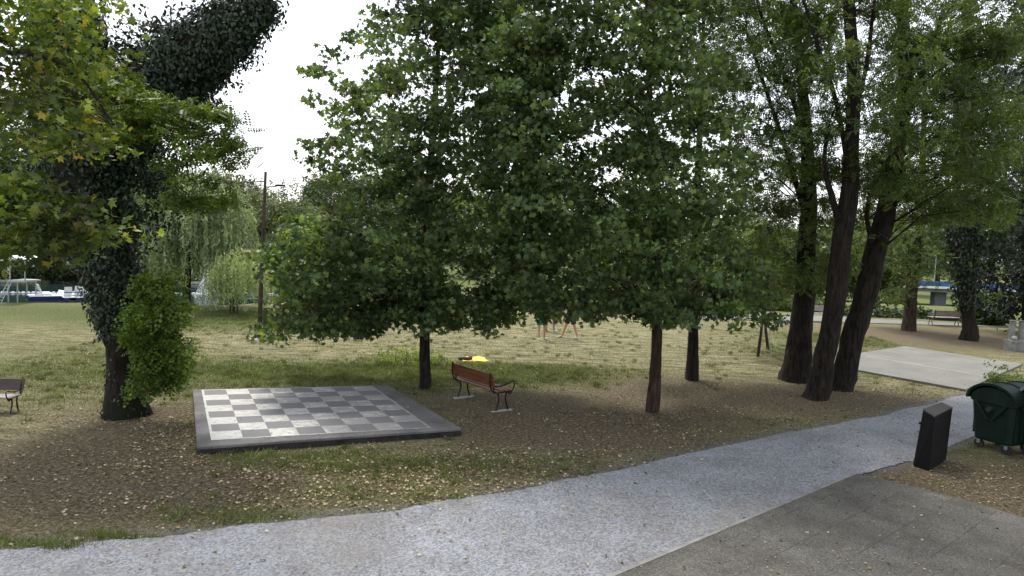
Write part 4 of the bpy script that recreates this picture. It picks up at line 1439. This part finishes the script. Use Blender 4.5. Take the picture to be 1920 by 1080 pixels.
b0o = make_boat()
for i, (px, rz, sc, lbl) in enumerate(((84, .7, .85, 'white and blue pedal boat with striped seat backs, leftmost one on the bank'),
                                       (127, 2.3, .74, 'white and blue pedal boat in the middle, right of the striped one'),
                                       (160, 1.0, .74, 'white pedal boat half hidden behind the ivy clad trunk'))):
    o = b0o if i == 0 else copy_tree(b0o)
    p = G(px, 564.5)
    o.location = (p[0], p[1] + .3, -.06); o.rotation_euler = (0, 0, rz); o.scale = (sc, sc, sc)
    tag(o, lbl, 'pedal boat', 'pedal boats pulled up on the lake bank')

tw0 = G(30, 567)
twr = tree_root('lifeguard_tower', tw0, 'slim grey lifeguard tower with white canopy and ladder at the lake bank', 'tower')
D = tw0[1]
def tp3(px, py, dy=0): 
    p = P(px, py, D); p[1] += dy; return p
for px in (16, 33):
    for dy in (0, 1.0):
        MB().tube([tp3(px + 6 * (dy > 0), 566, dy) * np.array([1, 1, 0]), tp3(px + 6 * (dy > 0), 527, dy)], .035, 6).build('leg', M['galv'], twr, world=True)
mb_ = MB()
a1, a2 = tp3(14, 527), tp3(46, 527)
mb_.box(a1[0], a2[0], D - .05, D + 1.1, a1[2] - .03, a1[2] + .04)
mb_.build('platform', M['galv'], twr, world=True)
for px in (16, 44):
    MB().tube([tp3(px, 527, .1), tp3(px, 489, .1)], .03, 6).build('canopy_post', M['galv'], twr, world=True)
c0, c1, c2_, = tp3(7, 489), tp3(26, 479), tp3(45, 486)
rn = [[(c0[0], D - .3, c0[2]), (c1[0], D - .3, c1[2]), (c2_[0], D - .3, c2_[2]), (c1[0], D - .3, c1[2] - .12)], [(c0[0], D + 1.2, c0[2]), (c1[0], D + 1.2, c1[2]), (c2_[0], D + 1.2, c2_[2]), (c1[0], D + 1.2, c1[2] - .12)]]
MB().loft(rn).build('canopy', M['white'], twr, world=True)
ld = MB()
la, lb_, lc, ldd = tp3(9, 565, -.5), tp3(17, 530, -.1), tp3(17, 565, -.5), tp3(24, 530, -.1)
la[2] = lc[2] = 0
ld.tube([la, lb_], .02, 5); ld.tube([lc, ldd], .02, 5)
for k in range(1, 7): ld.tube([lerp(la, lb_, k / 7), lerp(lc, ldd, k / 7)], .016, 5)
ld.build('ladder', M['galv'], twr, world=True)

# buoy line
bl_a, bl_b = G(-40, 548, -.09), G(560, 551, -.09)
br_ = tree_root('buoy_line', bl_a, 'rope of small white floats stretched across the lake', 'buoy line')
MB().tube([bl_a, (bl_a + bl_b) / 2, bl_b], .012, 4).build('rope', M['white'], br_, world=True)
nb = 70
for k in range(nb):
    p = lerp(bl_a, bl_b, (k + .5) / nb)
    MB().sphere(p, .075, 6, 4, (1.3, 1, .9)).build('float', M['white'], br_, world=True)
# fountain
fb = G(388, 566, -.12); fb[1] += 2.0; fb[0] *= (fb[1] / (fb[1] - 2.0))
fo = tree_root('fountain_jet', fb, 'white fountain spray rising from the lake right of the willow trunk', 'fountain')
n = 2600
t = rng.random(n) ** .8; a_ = rng.random(n) * 2 * np.pi
hh = 1.5 * (1 - t ** 2 * 0.98); rad_ = .05 + .55 * t ** 1.8
pos = np.stack([fb[0] + rad_ * np.cos(a_) + rng.normal(size=n) * .05, fb[1] + rad_ * np.sin(a_), fb[2] + np.abs(hh * rng.random(n) ** .5)], 1)
leaves('spray', pos, rng.uniform(.02, .07, n), T_OVAL, M['foam'], fo, 0)


# ------------------------------------------------------------------ far trees
def far_tree(base, h, w, mat, label, ncl=70, per=36, name='distant_tree', low=.18, kind=0):
    root = tree_root(name, base, label, 'tree', 'trees on the far side of the park and lake')
    b = np.array(base)
    MB().tube([b - [0, 0, .3], b + [0, 0, h * .3], b + [.1, 0, h * .7]], [w * .05 + .05, w * .035 + .03, .03], 7, True, .05).build('trunk', M['bark'], root, world=True)
    q = rng.normal(size=(ncl, 3)); q /= np.linalg.norm(q, axis=1, keepdims=True); q *= (rng.random((ncl, 1)) ** .35)
    z = (q[:, 2] + 1) / 2
    if kind == 1: prof = np.clip(1.15 - z, .08, 1)            # conifer-like
    else: prof = 1
    c = np.stack([b[0] + q[:, 0] * w / 2 * prof, b[1] + q[:, 1] * w / 2 * prof, b[2] + h * (low + z * (1 - low))], 1)
    pos = puff(c, per, w * .085 + .12, .7)
    leaves('crown', pos, rng.uniform(.7, 1.3, len(pos)) * (.55 if w > 4 else .4), T_BLOB, mat, root, .35)
    return root


FT = [  # px, distance, height, width, mat, label, kind
    (-120, 62, 17, 13, 'far', 'broad dark tree beyond the lake at the far left edge', 0),
    (10, 70, 18, 14, 'far', 'tall dark tree beyond the lake behind the lifeguard tower', 0),
    (90, 66, 10, 9, 'far', 'rounded tree across the lake above the pedal boats', 0),
    (200, 78, 17, 14, 'far', 'large tree beyond the lake, behind the ivy clad trunk', 0),
    (290, 64, 8, 9, 'far', 'tree across the lake left of the large willow', 0),
    (395, 74, 9.5, 11, 'far_pale', 'pale tree across the lake behind the large willow', 0),
    (470, 88, 8, 10, 'far_pale', 'pale rounded tree beyond the lake, behind the lamp post', 0),
    (545, 70, 6.5, 8, 'far_pale', 'yellowish green tree on the far bank right of the lamp post', 0),
    (590, 90, 10.5, 6, 'far', 'pointed dark tree rising on the far bank left of the tall leafy tree', 1),
    (640, 84, 11, 11, 'far', 'dark tree on the far bank partly behind the tall leafy tree', 0),
    (730, 95, 12, 13, 'far', 'far tree seen through the tall leafy tree', 0),
    (860, 95, 11, 14, 'far', 'far tree seen right of the tall trunk between the leaves', 0),
    (1000, 98, 11, 14, 'far_pale', 'far tree behind the gap above the brown bench', 0),
    (1130, 92, 11, 13, 'far', 'far tree behind the gap left of the reddish brown trunk', 0),
    (1260, 96, 12, 14, 'far', 'far tree behind the gap right of the reddish brown trunk', 0),
    (1390, 84, 12, 12, 'far_pale', 'pale far tree behind the two saplings', 0),
    (1475, 66, 7, 8, 'far_pale', 'light green tree beyond the promenade left of the leaning trunks', 0),
    (1560, 74, 9, 9, 'far_pale', 'light green tree seen between the leaning trunks', 0),
    (1640, 62, 7.5, 7, 'hedge', 'bright green tree beyond the promenade right of the leaning trunks', 0),
    (1700, 150, 18, 15, 'far', 'dark tree behind the left end of the bridge', 0),
    (1760, 165, 19, 12, 'far_pale', 'pale pointed tree behind the bridge lamp', 1),
    (1800, 150, 17, 12, 'far', 'dark tree behind the bridge, left of the ivy covered trunk', 1),
    (1860, 150, 20, 16, 'far', 'tall tree behind the right end of the bridge', 0),
    (1950, 140, 20, 18, 'far', 'tall tree beyond the bridge at the right edge', 0),
]
for px, dst, h, w, mt_, lbl, kd in FT:
    p = P(px, 500, dst); hz = float(height(np.array([p[0]]), np.array([p[1]]))[0])
    far_tree((p[0], p[1], hz), h, w, M[mt_], lbl, ncl=int(60 + w * 4), kind=kd, low=.06 if dst < 100 else .15)


# hedge masses (low shrubs along the far bank)
def shrub_row(name, label, a, b_, h, w, n, mat, cat='hedge'):
    a, b_ = np.array(a, float), np.array(b_, float)
    root = tree_root(name, a, label, cat)
    t = rng.random((n, 1))
    c = a + (b_ - a) * t + rng.normal(size=(n, 3)) * np.array([w * .3, w * .3, 0])
    c[:, 2] = a[2] + (b_[2] - a[2]) * t[:, 0] + rng.random(n) * h * .85
    pos = puff(c, 26, .28 * max(1, h / 2), .7)
    pos[:, 2] = np.maximum(pos[:, 2], c.min(0)[2] + .02)
    leaves('foliage', pos, rng.uniform(.7, 1.3, len(pos)) * .34, T_BLOB, mat, root, .3)
    if cat == 'hedge': return root
    sm = MB()
    for k in range(0, n, 9):
        sm.tube([c[k] * [1, 1, 0] + [0, 0, a[2] - .1], c[k]], [.03, .015], 4)
    sm.build('stems', M['bark'], root, world=True)
    return root


q = [G(x, y, -.12) + [0, .9, .12] for x, y in ((-700, 517), (0, 531), (350, 533), (560, 533.5), (720, 532))]
shrub_row('lakeside_hedge', 'tall dark bushes lining the far bank of the lake on the left', q[0], q[1], 4.2, 2.5, 420, M['far'])
shrub_row('lakeside_hedge', 'dark bushes on the far bank above the fountain', q[1] + [.5, 0, 0], q[2], 1.2, 1.2, 170, M['far'])
shrub_row('lakeside_hedge', 'dense dark bushes on the far bank right of the lamp post', q[2] + [.5, .3, 0], q[4], 3.4, 2.5, 260, M['far'])
shrub_row('river_hedge', 'dark hedge beyond the middle of the lawn, seen under the leafy crowns', (-5, 62, 0), (18, 62, 0), 3.2, 2.5, 260, M['far'])
p1, p2_ = G(1400, 583), G(1530, 586)
shrub_row('river_hedge', 'low green bushes beyond the promenade behind the saplings', (p1[0], p1[1] + 1, -.3), (p2_[0], p2_[1] + 1, -.4), 1.2, 1.5, 60, M['hedge'])
p1, p2_ = G(1590, 594), G(1770, 600)
shrub_row('river_hedge', 'dark low hedge behind the promenade left of the distant bench', (p1[0], p1[1] + .9, -.3), (p2_[0], p2_[1] + .9, -.3), .55, .9, 90, M['far'])
p1, p2_ = G(1826, 609), G(1885, 612)
shrub_row('yellow_green_bush', 'yellow green bush right of the ivy covered trunk near the stone pedestal', p1 + [0, .6, 0], p2_ + [0, .6, 0], 1.8, .7, 70, M['hedge'], 'bush')

# ------------------------------------------------------------------ bridge
BD = 118.0
def bp_(px, py, d=BD): return P(px, py, d)
brg = tree_root('road_bridge', (bp_(1760, 570)[0], BD, -4.7), 'low concrete road bridge with blue parapet seen between the trunks on the right', 'bridge')
xl, xr = bp_(1560, 540)[0], bp_(2080, 540)[0]
z_top = bp_(1760, 527.5)[2]; z_b = bp_(1760, 537)[2]; z_w = bp_(1760, 541)[2]; z_u = bp_(1760, 548)[2]; z_g = bp_(1760, 577)[2]
rb = MB().box(xl, xr, BD - .1, BD + .05, z_b, z_top)
for k in range(int((xr - xl) / 2.2)):
    rb.box(xl + k * 2.2, xl + k * 2.2 + .12, BD - .16, BD - .1, z_b, z_top + .06)
rb.build('parapet', M['bridge_blue'], brg, world=True)
MB().box(xl, xr, BD - .45, BD + .3, z_w, z_b).build('edge_beam', M['bridge_white'], brg, world=True)
MB().box(xl, xr, BD + .2, BD + 9, z_u, z_w - .02).build('deck', M['bridge_conc'], brg, world=True)
for pa, pb in ((1770, 1793), (1712, 1727), (1860, 1880), (1650, 1662)):
    x0, x1 = bp_(pa, 560)[0], bp_(pb, 560)[0]
    MB().box(x0, x1, BD + 2.6, BD + 4.0, z_g - .8, z_u - .01, .08).build('pier', M['bridge_conc'], brg, world=True)
lx = bp_(1764, 500)
bls = tree_root('street_lamp', (lx[0], BD + 1.5, z_w), 'thin grey street lamp standing on the bridge', 'street lamp')
MB().tube([(0, 0, -.05), (0, 0, bp_(1764, 480)[2] - z_w)], [.09, .05], 6).build('pole', M['galv'], bls)
MB().tube([(0, 0, bp_(1764, 480)[2] - z_w), (-.9, 0, bp_(1764, 479)[2] - z_w)], [.045, .05], 6).build('lamp_head', M['galv'], bls)

# dark low wall near the far bench, stone pedestal at right
w0, w1 = G(1780, 606), G(1812, 608)
dw = MB().loft([[(w0[0], w0[1] + 1.5, 0), (w1[0] + 2.5, w1[1] + 1.5, 0), (w1[0] + 2.5, w1[1] + 1.9, 0), (w0[0], w0[1] + 1.9, 0)],
                [(w0[0], w0[1] + 1.5, .42), (w1[0] + 2.5, w1[1] + 1.5, .30), (w1[0] + 2.5, w1[1] + 1.9, .30), (w0[0], w0[1] + 1.9, .42)]])
dw.box(w0[0] - .05, w1[0] + 2.55, w0[1] + 1.46, w1[1] + 1.94, -.02, .04)
o = dw.build('low_wall', simple('dark_wall', (.05, .05, .055), .8, 0, .3, 2))
tag(o, 'low dark wall right behind the distant grey bench', 'wall')
pd = G(1903, 657)
pr_ = tree_root('stone_pedestal', pd, 'weathered grey stone pedestal with two columns under the dark evergreen', 'pedestal')
MB().box(-.32, .32, -.28, .28, -.03, .42, .03).build('plinth', M['stone'], pr_)
for x in (-.19, .19):
    MB().tube([(x, 0, .42), (x, 0, .46), (x, 0, 1.16), (x, 0, 1.22)], [.15, .11, .11, .15], 12).build('column', M['stone'], pr_)
MB().sphere((-.19, -.18, .52), .1, 8, 6).build('stone_ball', M['concrete'], pr_, True)

# small plant beside court
pb = G(1858, 716)
sp_r = tree_root('roadside_shrub', pb, 'small leafy shrub growing between the court corner and the green container', 'shrub')
cen = clusters([(1838, 715), (1850, 680), (1872, 675), (1890, 690), (1915, 695), (1920, 712), (1880, 722)], 26, pb[1], .35)
stm = MB()
for c in cen[::2]: stm.tube([pb + rng.normal(size=3) * [.12, .1, 0], (pb + c) / 2 + [0, 0, .05], c], [.008, .006, .003], 4)
stm.build('stems', M['bark_pale'], sp_r, world=True)
pos = puff(cen, 14, .08, .8)
leaves('foliage', pos, rng.uniform(.7, 1.3, len(pos)) * .075, T_OVAL, M['shoot'], sp_r, .4)
# bright weeds behind trunk
pw = G(762, 680)
wd = tree_root('weed_clump', pw, 'bright yellow green weeds growing behind the tall leafy tree trunk', 'weeds')
cen = np.array([pw + rng.normal(size=3) * [.55, .3, 0] + [0, 0, random.uniform(.03, .42)] for _ in range(80)])
stm = MB()
for c in cen: stm.tube([c * [1, 1, 0], c], [.006, .003], 3)
stm.build('stems', M['grass'], wd, world=True)
pos = puff(cen, 12, .07, .8); pos[:, 2] = np.maximum(pos[:, 2], .02)
leaves('foliage', pos, rng.uniform(.7, 1.3, len(pos)) * .07, T_OVAL, leaf_mat('weed_leaf', [(0, (.14, .22, .03)), (1, (.30, .38, .07))], .4, .4), wd, .4)


# ------------------------------------------------------------------ people
def person(base, label, face, shirt, shorts, skin, stride=.12, hands=None):
    root = tree_root('person', base, label, 'person')
    root.rotation_euler = (0, 0, face)
    me = bpy.data.meshes.new('body')
    V = [(0, 0, .92), (0, 0, 1.12), (0, .01, 1.32), (0, 0, 1.44), (0, 0, 1.52), (0, .015, 1.60), (0, .01, 1.70)]
    R = [(.145, .11), (.125, .095), (.155, .10), (.07, .07), (.052, .055), (.075, .09), (.06, .075)]
    E = [(0, 1), (1, 2), (2, 3), (3, 4), (4, 5), (5, 6)]

    def chain(start, pts, rads):
        k = start
        for p_, r_ in zip(pts, rads):
            V.append(p_); R.append((r_, r_)); E.append((k, len(V) - 1)); k = len(V) - 1
        return k
    feet = []
    for s in (-1, 1):
        st_ = stride * s
        chain(0, [(s * .10, 0, .86), (s * .11 + .02 * s, st_ * .5, .48), (s * .12 + stride * s * .25, st_, .10), (s * .12 + stride * s * .25, st_ + .03, .045), (s * .14 + stride * s * .25, st_ + .16, .03)],
              [.085, .058, .04, .04, .028])
        a_ = chain(3, [(s * .19, 0, 1.40), (s * .24, -.02, 1.13), (s * .25, .07 if hands is None else .2, .90), (s * .25, .09 if hands is None else .25, .82)], [.052, .040, .030, .028])
        for f in range(4):
            q = V[a_]
            chain(a_, [(q[0] - s * .01, q[1] + (f - 1.5) * .019, q[2] - .05), (q[0] - s * .015, q[1] + (f - 1.5) * .02 + .005, q[2] - .085 - .005 * (f in (1, 2)))], [.008, .007])
        q = V[a_]
        chain(a_, [(q[0] - s * .02, q[1] + .04, q[2] - .015), (q[0] - s * .025, q[1] + .05, q[2] - .045)], [.009, .007])
    me.from_pydata(V, E, [])
    me.materials.append(skin)
    o = bpy.data.objects.new('body', me); COL.objects.link(o); o.parent = root
    sk = o.modifiers.new('skin', 'SKIN'); sk.use_smooth_shade = True
    for i, r_ in enumerate(R):
        o.data.skin_vertices[0].data[i].radius = r_
    o.data.skin_vertices[0].data[0].use_root = True
    su = o.modifiers.new('sub', 'SUBSURF'); su.levels = 1; su.render_levels = 2
    # clothes
    sh_ = MB()
    rings = []
    for z, rx, ry in ((1.06, .165, .13), (.98, .185, .145), (.88, .20, .15), (.80, .20, .155)):
        rings.append([(rx * math.cos(t_), ry * math.sin(t_), z) for t_ in np.linspace(0, 2 * math.pi, 16, endpoint=False)])
    sh_.loft(rings)
    for s in (-1, 1):
        sh_.tube([(s * .10, 0, .86), (s * .12, stride * s * .4, .56)], [.105, .10], 12)
    sh_.build('shorts', shorts, root, True)
    tsh = MB()
    rings = []
    for z, rx, ry in ((1.02, .165, .125), (1.15, .16, .12), (1.30, .185, .125), (1.40, .175, .105), (1.46, .08, .075)):
        rings.append([(rx * math.cos(t_), ry * math.sin(t_), z) for t_ in np.linspace(0, 2 * math.pi, 16, endpoint=False)])
    tsh.loft(rings)
    for s in (-1, 1):
        tsh.tube([(s * .15, 0, 1.41), (s * .225, -.01, 1.22)], [.075, .062], 10)
    tsh.build('shirt', shirt, root, True)
    hr = MB().sphere((0, -.012, 1.665), .105, 12, 8, (.86, 1.02, 1.0))
    hr.build('hair', M['hair'], root, True)
    fc = MB()
    fc.sphere((0, .118, 1.62), .018, 6, 5, (.7, 1, 1.3))
    fc.build('nose', skin, root, True)
    ey = MB()
    for s in (-1, 1): ey.sphere((s * .03, .095, 1.645), .011, 6, 5)
    ey.build('eyes', M['dark_cloth'], root, True)
    MB().sphere((0, .103, 1.575), .02, 6, 5, (1, .3, .25)).build('mouth', M['red_cloth'], root, True)
    for s in (-1, 1):
        MB().sphere((s * .082, .01, 1.625), .022, 6, 5, (.4, .8, 1.3)).build('ear', skin, root, True)
        MB().sphere((s * .14 + stride * s * .25, stride * s + .07, .035), .05, 8, 6, (.85, 2.3, .7)).build('shoe', M['pale_cloth'], root, True)
    return root


person(G(1015, 637), 'person in green shorts standing on the lawn, upper body hidden by leaves', math.pi + .4, M['pale_cloth'], M['green_cloth'], M['skin'], .03)
person(G(1068, 634), 'person in dark shorts with legs apart on the lawn, right of the one in green', math.pi * .5 + .3, M['dark_cloth'], M['navy_cloth'], M['skin'], .24)
person(G(1031, 622), 'person farther back on the lawn, half hidden between the other two', -.6, M['white'], M['navy_cloth'], M['skin_tan'], .08)


# ------------------------------------------------------------------ ground cover (uncountable)
def scatter(n, fn, x0=-13, x1=16, y0=7.5, y1=32):
    out = []
    tot = 0
    while tot < n:
        x = rng.uniform(x0, x1, n * 2); y = y0 + (y1 - y0) * rng.random(n * 2) ** 1.35
        w = fn(x, y)
        k = rng.random(n * 2) < w
        # keep off slabs
        k &= ~in_poly(x, y, [tuple(p[:2]) for p in sq]) & ~in_poly(x, y, [tuple(p[:2]) for p in cq])
        out.append(np.stack([x[k], y[k]], 1)); tot += k.sum()
    return np.concatenate(out)[:n]


def gz(x, y):
    near = np.exp(-((y - 16) / 16) ** 2)
    return near * .02 * (np.sin(x * 1.7 + y * .6) * np.cos(y * 1.3 - x * .4) + .5 * np.sin(x * 4.1) * np.sin(y * 3.7)) * 0.6


onpath = lambda x, y: in_poly(x, y, PATH) | in_poly(x, y, PAVE)
LIT = [(600, 900, 2.6, .8, 1.0), (860, 900, 2.2, .8, .9), (450, 880, 1.6, .6, .7), (290, 785, 1.5, .8, .9), (330, 830, .8, 1.0, .8), (1000, 860, 2.6, .9, .8), (1300, 800, 3, .9, .55), (1650, 735, 2.6, .8, .55),
       (1850, 920, 2, 1.0, .6), (1500, 780, 2.5, .6, .5), (120, 850, 2.2, 1.2, .16), (100, 960, 2.5, .5, .14), (640, 950, 2.5, .35, .6), (1200, 760, 3, 1.2, .2)]


def lit_w(x, y):
    w = sum(blob(x, y, *a) for a in LIT)
    base_ = .08 * (y < 26)
    pn = .5 + .5 * np.sin(x * 2.1 + np.sin(y * 1.7) * 2) * np.cos(y * 2.6 + x)
    pn = pn * (.5 + .5 * np.sin(x * 7.3 + 2 * np.sin(y * 5.1)) * np.sin(y * 8.2 + 1.5 * np.sin(x * 4.4)))
    w = (w * (.12 + 1.1 * pn) + base_ * (.3 + pn))
    return np.where(onpath(x, y), w * .10 + .004, w)


xy = scatter(26000, lit_w)
z = gz(xy[:, 0], xy[:, 1]) + rng.uniform(.012, .03, len(xy)) + .02 * onpath(xy[:, 0], xy[:, 1])
curl = (T_MAPLE[0] * np.array([1, 1, 3.5]), T_MAPLE[1])
o = leaves('fallen_leaves', np.stack([xy[:, 0], xy[:, 1], z], 1), (.014 + .055 * rng.random(len(xy)) ** 1.8), curl, M['litter'], None, .72)
# a few leaves lie on the slab, the court and the paving
q_ = []
for quad, nn_, zz in ((sq, 70, ZS), (cq, 90, ZC), (None, 160, .03)):
    for _ in range(nn_):
        if quad is None:
            a_ = G(random.uniform(1200, 1920), random.uniform(880, 1075))
            if not in_poly(np.array([a_[0]]), np.array([a_[1]]), PAVE)[0]: continue
        else:
            u_, v_ = random.random() ** 1.3, random.random() ** 1.5
            a_ = lerp(lerp(quad[0], quad[1], u_), lerp(quad[3], quad[2], u_), v_)
        q_.append((a_[0], a_[1], zz + .014))
q_ = np.array(q_)
o2 = leaves('scattered_leaves', q_, .016 + .035 * rng.random(len(q_)), curl, M['litter'], None, .8)
tag(o2, 'sparse dry leaves lying on the slabs and paving', 'fallen leaves', kind='stuff')
tag(o, kind='stuff')
o['label'] = 'dry fallen leaves scattered over the earth and grass'; o['category'] = 'fallen leaves'


def blades(name, xy, hmin, hmax, w, mat, label):
    n = len(xy)
    a_ = rng.random(n) * 2 * np.pi
    L = rng.uniform(hmin, hmax, n)
    b0 = np.stack([xy[:, 0], xy[:, 1], gz(xy[:, 0], xy[:, 1]) - .004], 1)
    s = np.stack([np.cos(a_), np.sin(a_), np.zeros(n)], 1) * w / 2
    lean_ = np.stack([rng.normal(size=n) * .55, rng.normal(size=n) * .55, np.ones(n)], 1) * L[:, None]
    V = np.stack([b0 - s, b0 + s, b0 + lean_], 1).reshape(-1, 3)
    idx = np.arange(n * 3)
    o = mesh_np(name, V, idx, np.arange(n) * 3, np.full(n, 3), mat)
    tag(o, label, 'grass', kind='stuff')
    return o


def gw(x, y):
    d, g = masks(x, y)
    w = np.clip(g * .9 - .25 * d + .05, 0, 1)
    pg = sum(blob(x, y, *a) for a in GREEN if a[1] > 1000)
    return np.where(onpath(x, y), np.clip(pg * 1.2 - .35, 0, 1) * (~in_poly(x, y, PAVE)), w)


def sw(x, y):
    d, g = masks(x, y)
    w = np.clip(.55 - d * .6, .04, 1)
    return np.where(onpath(x, y), 0, w)


tc = np.concatenate([scatter(1100, gw), scatter(500, sw)])
tc = np.repeat(tc, 34, 0) + rng.normal(size=(len(tc) * 34, 2)) * .05
tc = tc[~in_poly(tc[:, 0], tc[:, 1], [tuple(p[:2]) for p in sq])]
blades('grass_tufts', tc, .05, .12, .014, M['grass'], 'taller green tufts standing in the lawn and along the edges')
blades('grass', scatter(120000, gw), .03, .075, .012, M['grass'], 'short green grass in patches over the lawn')
blades('dry_grass', scatter(130000, sw, -16, 18, 7.5, 34), .02, .05, .012, M['straw'], 'short dry straw coloured grass of the lawn')
